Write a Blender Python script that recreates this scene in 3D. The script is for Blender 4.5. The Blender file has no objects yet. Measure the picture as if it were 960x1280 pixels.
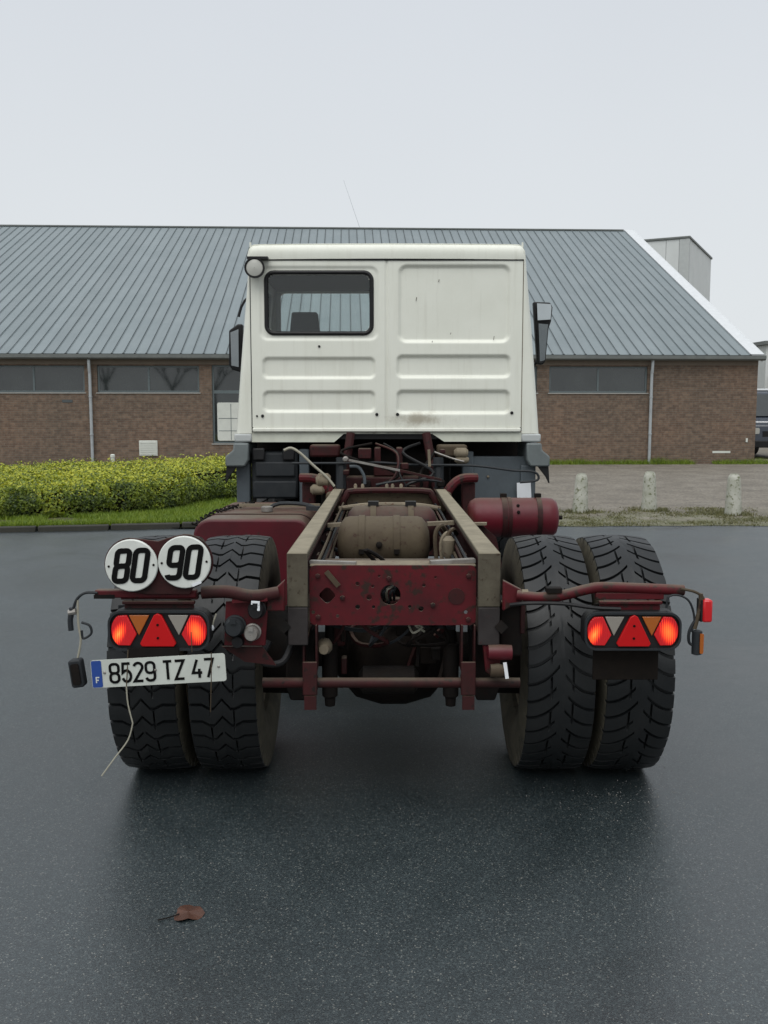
import bpy, bmesh, math, random
from mathutils import Vector, Matrix, noise
R = math.radians
rnd = random.Random(7)
sc = bpy.context.scene
col = sc.collection

# ------------------------------------------------------------------ camera
FOC, CAMH = 1180.0, 1.715
PITCH = math.atan(125 / 1180.0)
cam_d = bpy.data.cameras.new('camera')
cam = bpy.data.objects.new('camera', cam_d)
col.objects.link(cam)
cam.location = (0, 0, CAMH)
cam.rotation_euler = (math.pi / 2 - PITCH, 0, 0)
cam_d.sensor_fit = 'VERTICAL'
cam_d.sensor_height = 24
cam_d.lens = FOC / 1280 * 24
cam_d.clip_start = 0.05
cam_d.clip_end = 3000
sc.camera = cam

# ------------------------------------------------------------------ sky, sun, exposure
SUN_EL, SUN_AZ = R(60), R(195)      # high and soft, from behind the viewer
world = bpy.data.worlds.new('World')
sc.world = world
world.use_nodes = True
wn, wl = world.node_tree.nodes, world.node_tree.links
wn.clear()
w_out = wn.new('ShaderNodeOutputWorld')
w_bg = wn.new('ShaderNodeBackground')
w_bg.inputs['Strength'].default_value = 0.1
w_sky = wn.new('ShaderNodeTexSky')
w_sky.sky_type = 'NISHITA'
w_sky.sun_disc = False
w_sky.sun_elevation = SUN_EL
w_sky.sun_rotation = SUN_AZ
w_sky.dust_density = 6
w_sky.air_density = 1.5
w_hsv = wn.new('ShaderNodeHueSaturation')
w_hsv.inputs['Saturation'].default_value = 0.25
wl.new(w_sky.outputs[0], w_hsv.inputs['Color'])
w_tc = wn.new('ShaderNodeTexCoord')
w_sep = wn.new('ShaderNodeSeparateXYZ')
wl.new(w_tc.outputs['Generated'], w_sep.inputs[0])
w_ramp = wn.new('ShaderNodeValToRGB')       # even cloud deck, brighter overhead
w_ramp.color_ramp.elements[0].position = 0.0
w_ramp.color_ramp.elements[0].color = (6.1, 6.4, 6.55, 1)
w_ramp.color_ramp.elements[1].position = 1.0
w_ramp.color_ramp.elements[1].color = (7.4, 7.75, 8.2, 1)
e = w_ramp.color_ramp.elements.new(0.4)
e.color = (5.2, 5.5, 5.9, 1)
wl.new(w_sep.outputs['Z'], w_ramp.inputs[0])
w_no = wn.new('ShaderNodeTexNoise')
w_no.inputs['Scale'].default_value = 1.6
w_no.inputs['Detail'].default_value = 4
wl.new(w_tc.outputs['Generated'], w_no.inputs['Vector'])
w_mr = wn.new('ShaderNodeMapRange')
w_mr.inputs['To Min'].default_value = 0.95
w_mr.inputs['To Max'].default_value = 1.05
wl.new(w_no.outputs[0], w_mr.inputs[0])
w_vm = wn.new('ShaderNodeVectorMath'); w_vm.operation = 'SCALE'
wl.new(w_ramp.outputs[0], w_vm.inputs[0])
wl.new(w_mr.outputs[0], w_vm.inputs['Scale'])
w_mix = wn.new('ShaderNodeMixRGB')
w_mix.inputs[0].default_value = 0.93
wl.new(w_hsv.outputs[0], w_mix.inputs[1])
wl.new(w_vm.outputs[0], w_mix.inputs[2])
wl.new(w_mix.outputs[0], w_bg.inputs['Color'])
wl.new(w_bg.outputs[0], w_out.inputs['Surface'])

sun_d = bpy.data.lights.new('sun', 'SUN')
sun_d.energy = 1.5
sun_d.angle = R(60)
sun_d.color = (1.0, 0.985, 0.95)
sun = bpy.data.objects.new('sun', sun_d)
col.objects.link(sun)
sun.location = (-3, -10, 20)
sdir = Vector((math.sin(SUN_AZ) * math.cos(SUN_EL), math.cos(SUN_AZ) * math.cos(SUN_EL), math.sin(SUN_EL)))
sun.rotation_euler = sdir.to_track_quat('Z', 'Y').to_euler()

sc.view_settings.view_transform = 'Standard'
sc.view_settings.look = 'None'
sc.view_settings.exposure = 0.40
sc.view_settings.gamma = 1.0
sc.view_settings.use_curve_mapping = False
sc.render.engine = 'CYCLES'
sc.cycles.max_bounces = 8
sc.cycles.use_denoising = True

# ------------------------------------------------------------------ helpers
def at(u, v, Y):
    """world point seen at photo pixel u,v when it stands Y metres ahead"""
    a, b = (u - 480) / FOC, -(v - 640) / FOC
    dy = math.cos(PITCH) + b * math.sin(PITCH)
    dz = -math.sin(PITCH) + b * math.cos(PITCH)
    t = Y / dy
    return Vector((a * t, Y, CAMH + dz * t))

OFF = {}

def props(o, label=None, cat=None, group=None, kind=None):
    if label: o['label'] = label
    if cat: o['category'] = cat
    if group: o['group'] = group
    if kind: o['kind'] = kind
    return o

def empty(name, loc, rz=0.0, local=False, parent=None):
    o = bpy.data.objects.new(name, None)
    col.objects.link(o)
    o.location = loc
    o.rotation_euler = (0, 0, rz)
    o.empty_display_size = 0.2
    OFF[o] = Vector((0, 0, 0)) if local else Vector(loc)
    if parent:
        o.parent = parent
        o.location = Vector(loc) - OFF[parent]
    return o

def link_mesh(name, me, parent=None, origin=None):
    o = bpy.data.objects.new(name, me)
    col.objects.link(o)
    org = Vector(origin) if origin is not None else Vector((0, 0, 0))
    OFF[o] = org
    if parent:
        o.parent = parent
        o.location = org - OFF[parent]
    else:
        o.location = org
    return o

def catmull(pts, n=6):
    pts = [Vector(p) for p in pts]
    if len(pts) < 3: return pts
    out = []
    for i in range(len(pts) - 1):
        p0 = pts[max(i - 1, 0)]; p1 = pts[i]; p2 = pts[i + 1]; p3 = pts[min(i + 2, len(pts) - 1)]
        for k in range(n):
            t = k / n
            out.append(0.5 * ((2 * p1) + (p2 - p0) * t + (2 * p0 - 5 * p1 + 4 * p2 - p3) * t * t + (3 * p1 - p0 - 3 * p2 + p3) * t ** 3))
    out.append(pts[-1])
    return out

class MB:
    def __init__(s):
        s.v, s.f, s.m = [], [], []
        s.mi = 0
    def face(s, idx):
        s.f.append(idx); s.m.append(s.mi)
    def box(s, lo, hi, rz=0, c=None):
        x0, y0, z0 = lo; x1, y1, z1 = hi
        b = len(s.v)
        s.v += [(x0,y0,z0),(x1,y0,z0),(x1,y1,z0),(x0,y1,z0),(x0,y0,z1),(x1,y0,z1),(x1,y1,z1),(x0,y1,z1)]
        for q in ((0,3,2,1),(4,5,6,7),(0,1,5,4),(1,2,6,5),(2,3,7,6),(3,0,4,7)):
            s.face([b + i for i in q])
        if rz:
            cx, cy = c if c else ((x0+x1)/2, (y0+y1)/2)
            for i in range(b, b + 8):
                x, y, z = s.v[i]
                s.v[i] = (cx + (x-cx)*math.cos(rz) - (y-cy)*math.sin(rz), cy + (x-cx)*math.sin(rz) + (y-cy)*math.cos(rz), z)
        return s
    def bar(s, a, b, w, h, up=(0,0,1)):
        """rectangular bar from a to b, width w sideways, height h along up"""
        a, b = Vector(a), Vector(b)
        d = (b - a).normalized()
        side = d.cross(Vector(up))
        if side.length < 1e-4: side = d.cross(Vector((0,1,0)))
        side.normalize()
        u = side.cross(d).normalized()
        k = len(s.v)
        for p in (a, b):
            for sx, sz in ((-1,-1),(1,-1),(1,1),(-1,1)):
                s.v.append(tuple(p + side * (w/2*sx) + u * (h/2*sz)))
        for q in ((0,1,2,3),(7,6,5,4),(0,4,5,1),(1,5,6,2),(2,6,7,3),(3,7,4,0)):
            s.face([k + i for i in q])
        return s
    def tube(s, pts, r, n=8, smooth=0, cap=True):
        pts = catmull(pts, smooth) if smooth else [Vector(p) for p in pts]
        rs = r if isinstance(r, (list, tuple)) else [r] * len(pts)
        prev = None; rings = []
        for i, p in enumerate(pts):
            if i == 0: d = pts[1] - pts[0]
            elif i == len(pts) - 1: d = pts[-1] - pts[-2]
            else: d = pts[i+1] - pts[i-1]
            d = d.normalized()
            if prev is None:
                a = d.cross(Vector((0,0,1)))
                if a.length < 1e-3: a = d.cross(Vector((1,0,0)))
                a.normalize()
            else:
                a = prev - d * prev.dot(d)
                if a.length < 1e-5: a = d.orthogonal()
                a.normalize()
            prev = a
            b2 = d.cross(a)
            k = len(s.v)
            for j in range(n):
                t = 2 * math.pi * j / n
                s.v.append(tuple(p + (a * math.cos(t) + b2 * math.sin(t)) * rs[min(i, len(rs)-1)]))
            rings.append(k)
        for i in range(len(rings) - 1):
            for j in range(n):
                s.face([rings[i]+j, rings[i]+(j+1) % n, rings[i+1]+(j+1) % n, rings[i+1]+j])
        if cap:
            s.face([rings[0]+j for j in reversed(range(n))])
            s.face([rings[-1]+j for j in range(n)])
        return s
    def lathe(s, prof, c, axis='X', n=32, cap=True):
        """prof: (along, radius) list; axis through c"""
        c = Vector(c); rings = []
        for al, r in prof:
            k = len(s.v)
            for j in range(n):
                t = 2 * math.pi * j / n
                ca, sa = math.cos(t) * r, math.sin(t) * r
                o = {'X': (al, ca, sa), 'Y': (sa, al, ca), 'Z': (ca, sa, al)}[axis]
                s.v.append((c.x + o[0], c.y + o[1], c.z + o[2]))
            rings.append(k)
        for i in range(len(rings) - 1):
            for j in range(n):
                s.face([rings[i]+j, rings[i]+(j+1) % n, rings[i+1]+(j+1) % n, rings[i+1]+j])
        if cap:
            s.face([rings[0]+j for j in reversed(range(n))])
            s.face([rings[-1]+j for j in range(n)])
        return s
    def grid(s, rows):
        """rows: list of equally long point lists"""
        k = len(s.v); n = len(rows[0])
        for r in rows: s.v += [tuple(p) for p in r]
        for i in range(len(rows) - 1):
            for j in range(n - 1):
                s.face([k+i*n+j, k+i*n+j+1, k+(i+1)*n+j+1, k+(i+1)*n+j])
        return s
    def prism(s, poly, fn, t0, t1):
        """extrude 2-D poly between t0 and t1; fn(p,q,t)->xyz"""
        k = len(s.v); n = len(poly)
        for t in (t0, t1):
            for p, q in poly: s.v.append(tuple(fn(p, q, t)))
        s.face([k+i for i in range(n)]); s.face([k+n+i for i in reversed(range(n))])
        for i in range(n):
            s.face([k+i, k+n+i, k+n+(i+1) % n, k+(i+1) % n])
        return s
    def mesh(s, mats, origin=None, sharp=35, fix=True):
        me = bpy.data.meshes.new('mesh')
        o = Vector(origin) if origin is not None else Vector((0,0,0))
        me.from_pydata([(x-o.x, y-o.y, z-o.z) for x, y, z in s.v], [], s.f)
        for m in (mats if isinstance(mats, (list, tuple)) else [mats]): me.materials.append(m)
        if any(s.m): me.polygons.foreach_set('material_index', s.m)
        if fix:
            bm = bmesh.new(); bm.from_mesh(me)
            bmesh.ops.recalc_face_normals(bm, faces=bm.faces)
            bm.to_mesh(me); bm.free()
        me.update()
        if sharp:
            me.polygons.foreach_set('use_smooth', [True] * len(me.polygons))
            me.set_sharp_from_angle(angle=R(sharp))
        return me
    def center(s):
        xs, ys, zs = zip(*s.v)
        return Vector(((min(xs)+max(xs))/2, (min(ys)+max(ys))/2, (min(zs)+max(zs))/2))
    def build(s, name, mats, parent=None, bevel=0, sharp=35, fix=True, seg=2, base=False):
        c = s.center()
        if base: c.z = min(v[2] for v in s.v)
        me = s.mesh(mats, c, sharp, fix)
        o = link_mesh(name, me, parent, c)
        if bevel:
            b = o.modifiers.new('bevel', 'BEVEL')
            b.width = bevel; b.segments = seg; b.limit_method = 'ANGLE'; b.angle_limit = R(40)
            b.harden_normals = False
        return o

def rrect(x0, y0, x1, y1, r, n=5):
    """rounded rectangle outline, counter-clockwise"""
    out = []
    for cx, cy, a0 in ((x1-r, y0+r, -90), (x1-r, y1-r, 0), (x0+r, y1-r, 90), (x0+r, y0+r, 180)):
        for i in range(n + 1):
            a = R(a0 + 90 * i / n)
            out.append((cx + r*math.cos(a), cy + r*math.sin(a)))
    return out

def circ(cx, cy, r, n=20, sq=0):
    return [(cx + r*(1 + sq*math.cos(4*2*math.pi*i/n))*math.cos(2*math.pi*i/n), cy + r*(1 + sq*math.cos(4*2*math.pi*i/n))*math.sin(2*math.pi*i/n)) for i in range(n)]

def plate_mb(outline, holes, thick, fn, bevel=0):
    """flat plate with real holes; fn(p,q,t)->xyz with t in 0..thick"""
    cu = bpy.data.curves.new('c', 'CURVE')
    cu.dimensions = '2D'; cu.fill_mode = 'BOTH'; cu.extrude = thick / 2
    for loop in [outline] + list(holes):
        sp = cu.splines.new('POLY'); sp.points.add(len(loop) - 1); sp.use_cyclic_u = True
        for i, (p, q) in enumerate(loop): sp.points[i].co = (p, q, 0, 1)
    ob = bpy.data.objects.new('c', cu); col.objects.link(ob)
    dg = bpy.context.evaluated_depsgraph_get()
    me = bpy.data.meshes.new_from_object(ob.evaluated_get(dg))
    mb = MB()
    mb.v = [tuple(fn(v.co.x, v.co.y, v.co.z + thick/2)) for v in me.vertices]
    mb.f = [list(p.vertices) for p in me.polygons]; mb.m = [0] * len(mb.f)
    bpy.data.objects.remove(ob); bpy.data.curves.remove(cu); bpy.data.meshes.remove(me)
    # weld
    return mb

def copy_obj(o, parent=None, loc=None):
    c = o.copy(); col.objects.link(c)
    if parent: c.parent = parent
    if loc is not None: c.location = loc
    return c

# ------------------------------------------------------------------ materials
def new_mat(name):
    m = bpy.data.materials.new(name); m.use_nodes = True
    nt = m.node_tree
    return m, nt, nt.nodes['Principled BSDF']

def N(nt, t, **kw):
    n = nt.nodes.new('ShaderNode' + t)
    for k, v in kw.items():
        if k in n.inputs: n.inputs[k].default_value = v
        else: setattr(n, k, v)
    return n

def ramp(nt, src, stops):
    r = nt.nodes.new('ShaderNodeValToRGB')
    el = r.color_ramp.elements
    while len(el) > len(stops): el.remove(el[-1])
    while len(el) < len(stops): el.new(0.5)
    for e_, (p, c) in zip(el, stops):
        e_.position = p
        e_.color = (*c, 1) if isinstance(c, (tuple, list)) else (c, c, c, 1)
    nt.links.new(src, r.inputs[0])
    return r

def coords(nt, kind='pos'):
    if kind == 'pos': return N(nt, 'NewGeometry').outputs['Position']
    return N(nt, 'TexCoord').outputs['Object']

def worn(name, c1, c2, c3=None, s1=6.0, s2=40.0, rough=0.55, metal=0.0, bump=0.15, th=0.55, th3=0.68, spec=0.5, dist=0.004, kind='pos', stretch=None, rvar=0.1, dust=0.0, dustc=(0.13,0.11,0.08)):
    """paint c1, broken by broad dirt c2 and small flecks c3"""
    m, nt, b = new_mat(name)
    co = coords(nt, kind)
    if stretch:
        mp = N(nt, 'Mapping'); mp.inputs['Scale'].default_value = stretch
        nt.links.new(co, mp.inputs[0]); co = mp.outputs[0]
    n1 = N(nt, 'TexNoise', Scale=s1, Detail=6.0, Roughness=0.65)
    nt.links.new(co, n1.inputs['Vector'])
    r1 = ramp(nt, n1.outputs[0], [(max(0, th-0.18), c1), (min(1, th+0.18), c2)])
    outc = r1.outputs[0]
    n2 = N(nt, 'TexNoise', Scale=s2, Detail=5.0, Roughness=0.6)
    nt.links.new(co, n2.inputs['Vector'])
    if c3:
        rm = ramp(nt, n2.outputs[0], [(th3-0.05, 0.0), (th3+0.05, 1.0)])
        mx = N(nt, 'MixRGB'); mx.inputs[2].default_value = (*c3, 1)
        nt.links.new(rm.outputs[0], mx.inputs[0]); nt.links.new(outc, mx.inputs[1])
        outc = mx.outputs[0]
    if dust:      # settled dust on upward faces
        ge = N(nt, 'NewGeometry'); sz = N(nt, 'SeparateXYZ'); nt.links.new(ge.outputs['Normal'], sz.inputs[0])
        a1 = N(nt, 'MapRange'); a1.inputs['From Min'].default_value = 0.45; a1.inputs['From Max'].default_value = 1.0; a1.inputs['To Max'].default_value = dust
        nt.links.new(sz.outputs['Z'], a1.inputs[0])
        a2 = N(nt, 'Math', operation='MULTIPLY'); nt.links.new(a1.outputs[0], a2.inputs[0])
        rn = ramp(nt, n1.outputs[0], [(0.25, 0.35), (0.6, 1.0)]); nt.links.new(rn.outputs[0], a2.inputs[1])
        md = N(nt, 'MixRGB'); md.inputs[2].default_value = (*dustc, 1)
        nt.links.new(a2.outputs[0], md.inputs[0]); nt.links.new(outc, md.inputs[1]); outc = md.outputs[0]
    nt.links.new(outc, b.inputs['Base Color'])
    mr = N(nt, 'MapRange'); mr.inputs['To Min'].default_value = max(0.03, rough-rvar); mr.inputs['To Max'].default_value = min(1, rough+rvar)
    nt.links.new(n2.outputs[0], mr.inputs[0]); nt.links.new(mr.outputs[0], b.inputs['Roughness'])
    b.inputs['Metallic'].default_value = metal
    b.inputs['Specular IOR Level'].default_value = spec
    if bump:
        bp = N(nt, 'Bump', Strength=bump, Distance=dist)
        nt.links.new(n2.outputs[0], bp.inputs['Height']); nt.links.new(bp.outputs[0], b.inputs['Normal'])
    return m

def flat(name, c, rough=0.5, metal=0.0, spec=0.5, emit=None, es=0.0, coat=0.0):
    m, nt, b = new_mat(name)
    n = N(nt, 'TexNoise', Scale=6.0, Detail=5.0)
    nt.links.new(coords(nt), n.inputs['Vector'])
    r = ramp(nt, n.outputs[0], [(0.3, tuple(x*0.94 for x in c)), (0.7, tuple(min(1, x*1.04) for x in c))])
    nt.links.new(r.outputs[0], b.inputs['Base Color'])
    b.inputs['Roughness'].default_value = rough
    b.inputs['Metallic'].default_value = metal
    b.inputs['Specular IOR Level'].default_value = spec
    b.inputs['Coat Weight'].default_value = coat
    if emit:
        b.inputs['Emission Color'].default_value = (*emit, 1)
        b.inputs['Emission Strength'].default_value = es
    return m

M = {}
# wet asphalt
m, nt, b = new_mat('wet_asphalt')
co = coords(nt)
vo = N(nt, 'TexVoronoi', Scale=230.0); nt.links.new(co, vo.inputs['Vector'])
sepc = N(nt, 'SeparateColor'); nt.links.new(vo.outputs['Color'], sepc.inputs[0])
rc = ramp(nt, sepc.outputs[0], [(0.0, (0.008,0.0125,0.014)), (0.5, (0.017,0.0255,0.0285)), (0.85, (0.03,0.042,0.045)), (0.965, (0.056,0.068,0.068)), (1.0, (0.15,0.155,0.14))])
big = N(nt, 'TexNoise', Scale=0.42, Detail=7.0, Roughness=0.65, Distortion=0.6); nt.links.new(co, big.inputs['Vector'])
rb = ramp(nt, big.outputs[0], [(0.33, 0.65), (0.5, 1.0), (0.67, 1.4)])
mx = N(nt, 'MixRGB', blend_type='MULTIPLY'); mx.inputs[0].default_value = 1
nt.links.new(rc.outputs[0], mx.inputs[1]); nt.links.new(rb.outputs[0], mx.inputs[2])
nt.links.new(mx.outputs[0], b.inputs['Base Color'])
rr = ramp(nt, big.outputs[0], [(0.33, 0.27), (0.67, 0.50)])
nt.links.new(rr.outputs[0], b.inputs['Roughness'])
nz = N(nt, 'TexNoise', Scale=210.0, Detail=3.0); nt.links.new(co, nz.inputs['Vector'])
ad = N(nt, 'Math', operation='ADD'); nt.links.new(sepc.outputs[1], ad.inputs[0]); nt.links.new(nz.outputs[0], ad.inputs[1])
bp = N(nt, 'Bump', Strength=0.28, Distance=0.003); nt.links.new(ad.outputs[0], bp.inputs['Height'])
nt.links.new(bp.outputs[0], b.inputs['Normal'])
b.inputs['Specular IOR Level'].default_value = 1.0
M['asphalt'] = m

# gravel / clinker lot with moss
m, nt, b = new_mat('lot_paving')
co = coords(nt)
n1 = N(nt, 'TexNoise', Scale=1.2, Detail=8.0, Roughness=0.7); nt.links.new(co, n1.inputs['Vector'])
r1 = ramp(nt, n1.outputs[0], [(0.3, (0.10,0.088,0.07)), (0.5, (0.15,0.132,0.105)), (0.7, (0.20,0.182,0.15))])
v2 = N(nt, 'TexVoronoi', Scale=28.0); nt.links.new(co, v2.inputs['Vector'])
s2 = N(nt, 'SeparateColor'); nt.links.new(v2.outputs['Color'], s2.inputs[0])
r2 = ramp(nt, s2.outputs[0], [(0, 0.65), (1, 1.35)])
mx = N(nt, 'MixRGB', blend_type='MULTIPLY'); mx.inputs[0].default_value = 1
nt.links.new(r1.outputs[0], mx.inputs[1]); nt.links.new(r2.outputs[0], mx.inputs[2])
sx = N(nt, 'SeparateXYZ'); nt.links.new(co, sx.inputs[0])
e1 = N(nt, 'MapRange'); e1.inputs['From Min'].default_value = 17.4; e1.inputs['From Max'].default_value = 14.4
nt.links.new(sx.outputs['Y'], e1.inputs[0])
n3 = N(nt, 'TexNoise', Scale=1.7, Detail=7.0, Roughness=0.7); nt.links.new(co, n3.inputs['Vector'])
mm = N(nt, 'Math', operation='MULTIPLY_ADD'); mm.inputs[1].default_value = 0.42
nt.links.new(e1.outputs[0], mm.inputs[0]); nt.links.new(n3.outputs[0], mm.inputs[2])
r3 = ramp(nt, mm.outputs[0], [(0.62, 0.0), (0.95, 0.7)])
mg = N(nt, 'MixRGB'); mg.inputs[2].default_value = (0.085, 0.095, 0.03, 1)
nt.links.new(r3.outputs[0], mg.inputs[0]); nt.links.new(mx.outputs[0], mg.inputs[1])
nt.links.new(mg.outputs[0], b.inputs['Base Color'])
b.inputs['Roughness'].default_value = 0.75
bp = N(nt, 'Bump', Strength=0.5, Distance=0.012); nt.links.new(s2.outputs[1], bp.inputs['Height']); nt.links.new(bp.outputs[0], b.inputs['Normal'])
M['lot'] = m

M['soil'] = worn('grassy_soil', (0.06,0.075,0.02), (0.075,0.055,0.03), (0.09,0.14,0.02), s1=2.5, s2=14, rough=0.9, bump=0.6, dist=0.03)
M['kerb'] = worn('kerb_stone', (0.035,0.034,0.026), (0.022,0.022,0.017), (0.05,0.06,0.02), s1=3, s2=25, rough=0.85, bump=0.4)

# brick
m, nt, b = new_mat('brown_brick')
co = coords(nt, 'obj')
sx = N(nt, 'SeparateXYZ'); nt.links.new(co, sx.inputs[0])
cx = N(nt, 'CombineXYZ'); nt.links.new(sx.outputs['X'], cx.inputs[0]); nt.links.new(sx.outputs['Z'], cx.inputs[1])
ya = N(nt, 'Math', operation='ADD'); nt.links.new(sx.outputs['X'], ya.inputs[0]); nt.links.new(sx.outputs['Y'], ya.inputs[1]); nt.links.new(ya.outputs[0], cx.inputs[0])
br = N(nt, 'TexBrick'); br.inputs['Scale'].default_value = 1
br.inputs['Brick Width'].default_value = 0.225; br.inputs['Row Height'].default_value = 0.072
br.inputs['Mortar Size'].default_value = 0.007; br.inputs['Mortar Smooth'].default_value = 0.2
br.inputs['Bias'].default_value = -0.1
br.inputs['Color1'].default_value = (0.112,0.076,0.055,1); br.inputs['Color2'].default_value = (0.16,0.112,0.08,1)
br.inputs['Mortar'].default_value = (0.135,0.12,0.10,1)
nt.links.new(cx.outputs[0], br.inputs['Vector'])
n1 = N(nt, 'TexNoise', Scale=0.45, Detail=7.0, Roughness=0.65); nt.links.new(co, n1.inputs['Vector'])
r1 = ramp(nt, n1.outputs[0], [(0.3, (0.8,0.83,0.82)), (0.5, (1,0.98,0.95)), (0.7, (1.15,1.04,0.96))])
mx = N(nt, 'MixRGB', blend_type='MULTIPLY'); mx.inputs[0].default_value = 1
nt.links.new(br.outputs[0], mx.inputs[1]); nt.links.new(r1.outputs[0], mx.inputs[2])
n2 = N(nt, 'TexNoise', Scale=7.0, Detail=3.0); nt.links.new(cx.outputs[0], n2.inputs['Vector'])
r2 = ramp(nt, n2.outputs[0], [(0.35, 0.8), (0.65, 1.2)])
mx2 = N(nt, 'MixRGB', blend_type='MULTIPLY'); mx2.inputs[0].default_value = 1
nt.links.new(mx.outputs[0], mx2.inputs[1]); nt.links.new(r2.outputs[0], mx2.inputs[2])
nt.links.new(mx2.outputs[0], b.inputs['Base Color'])
b.inputs['Roughness'].default_value = 0.85
bp = N(nt, 'Bump', Strength=0.5, Distance=0.006); nt.links.new(br.outputs['Fac'], bp.inputs['Height']); bp.invert = True
nt.links.new(bp.outputs[0], b.inputs['Normal'])
M['brick'] = m

M['roof'] = worn('grey_roof_sheet', (0.155,0.187,0.197), (0.18,0.212,0.222), None, s1=0.7, s2=5, rough=0.55, bump=0.05, rvar=0.08)
nt = M['roof'].node_tree; b = nt.nodes['Principled BSDF']
src = b.inputs['Base Color'].links[0].from_socket
oi = N(nt, 'ObjectInfo'); r_ = ramp(nt, oi.outputs['Random'], [(0, 0.94), (1, 1.05)])
mp = N(nt, 'Mapping'); mp.inputs['Scale'].default_value = (5.0, 0.35, 0.35); nt.links.new(coords(nt), mp.inputs[0])
ns = N(nt, 'TexNoise', Scale=1.0, Detail=5.0, Roughness=0.7); nt.links.new(mp.outputs[0], ns.inputs['Vector'])
r2_ = ramp(nt, ns.outputs[0], [(0.3, 0.93), (0.6, 1.02)])
m1 = N(nt, 'MixRGB', blend_type='MULTIPLY'); m1.inputs[0].default_value = 1; nt.links.new(src, m1.inputs[1]); nt.links.new(r_.outputs[0], m1.inputs[2])
m2 = N(nt, 'MixRGB', blend_type='MULTIPLY'); m2.inputs[0].default_value = 1; nt.links.new(m1.outputs[0], m2.inputs[1]); nt.links.new(r2_.outputs[0], m2.inputs[2])
nt.links.new(m2.outputs[0], b.inputs['Base Color'])
M['roof_dark'] = flat('roof_joint', (0.065,0.075,0.078), 0.8)
M['verge'] = flat('verge_white', (0.55,0.57,0.58), 0.6)
M['gutter'] = worn('gutter_metal', (0.10,0.11,0.105), (0.14,0.15,0.14), None, s1=3, rough=0.5)
M['zinc'] = worn('downpipe_zinc', (0.36,0.39,0.4), (0.28,0.3,0.31), None, s1=5, rough=0.45)
M['beam'] = flat('concrete_beam', (0.17,0.14,0.11), 0.85)
M['frame'] = flat('window_frame_grey', (0.10,0.125,0.13), 0.5)
M['sillm'] = flat('sill_grey', (0.3,0.3,0.28), 0.7)
M['pane'] = worn('dark_window_glass', (0.012,0.016,0.016), (0.03,0.036,0.035), None, s1=0.8, s2=2, rough=0.035, bump=0.0, spec=0.9, rvar=0.005)
M['white_panel'] = flat('off_white_panel', (0.55,0.57,0.52), 0.5)
M['cladding'] = worn('pale_cladding', (0.56,0.58,0.565), (0.5,0.52,0.505), None, s1=1, rough=0.6, bump=0.03)
M['cladding_dk'] = flat('grey_cladding_trim', (0.4,0.42,0.41), 0.6)
M['concrete'] = worn('bollard_concrete', (0.42,0.42,0.37), (0.24,0.25,0.19), (0.13,0.14,0.08), s1=5, s2=16, rough=0.85, bump=0.5, dist=0.01, th3=0.60, dust=.95, dustc=(0.07,0.075,0.045))
M['van'] = flat('dark_blue_paint', (0.012,0.02,0.035), 0.25, coat=0.5)
M['chrome'] = flat('bright_metal', (0.6,0.6,0.6), 0.15, metal=1.0)

def leaf_mat(name, stops, scale, rough=0.5, trans=0.25):
    m, nt, b = new_mat(name)
    co = coords(nt)
    n1 = N(nt, 'TexNoise', Scale=scale, Detail=4.0, Roughness=0.7); nt.links.new(co, n1.inputs['Vector'])
    wn_ = N(nt, 'TexWhiteNoise'); wn_.noise_dimensions = '1D'
    at_ = N(nt, 'Attribute'); at_.attribute_name = 'tint'
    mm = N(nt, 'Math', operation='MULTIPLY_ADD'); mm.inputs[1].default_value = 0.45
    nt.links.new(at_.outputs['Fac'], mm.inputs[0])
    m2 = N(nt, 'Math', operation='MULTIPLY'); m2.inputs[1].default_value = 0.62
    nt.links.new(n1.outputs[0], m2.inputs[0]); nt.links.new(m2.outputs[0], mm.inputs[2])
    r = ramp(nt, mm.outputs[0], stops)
    nt.links.new(r.outputs[0], b.inputs['Base Color'])
    b.inputs['Roughness'].default_value = rough
    tr = N(nt, 'BsdfTranslucent'); nt.links.new(r.outputs[0], tr.inputs['Color'])
    ms = N(nt, 'MixShader'); ms.inputs[0].default_value = trans
    nt.links.new(b.outputs[0], ms.inputs[1]); nt.links.new(tr.outputs[0], ms.inputs[2])
    nt.links.new(ms.outputs[0], nt.nodes['Material Output'].inputs['Surface'])
    return m
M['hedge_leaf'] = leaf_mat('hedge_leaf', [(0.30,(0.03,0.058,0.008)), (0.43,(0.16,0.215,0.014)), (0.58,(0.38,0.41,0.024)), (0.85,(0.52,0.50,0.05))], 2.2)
M['twig'] = flat('hedge_twig', (0.012,0.013,0.006), 1.0, spec=0.0)
M['grass'] = leaf_mat('grass_blade', [(0.2,(0.07,0.12,0.01)), (0.5,(0.14,0.22,0.015)), (0.8,(0.23,0.29,0.025))], 1.5)
M['moss'] = leaf_mat('moss_grass', [(0.2,(0.06,0.065,0.025)), (0.5,(0.11,0.112,0.035)), (0.8,(0.18,0.165,0.075))], 2.0)

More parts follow.
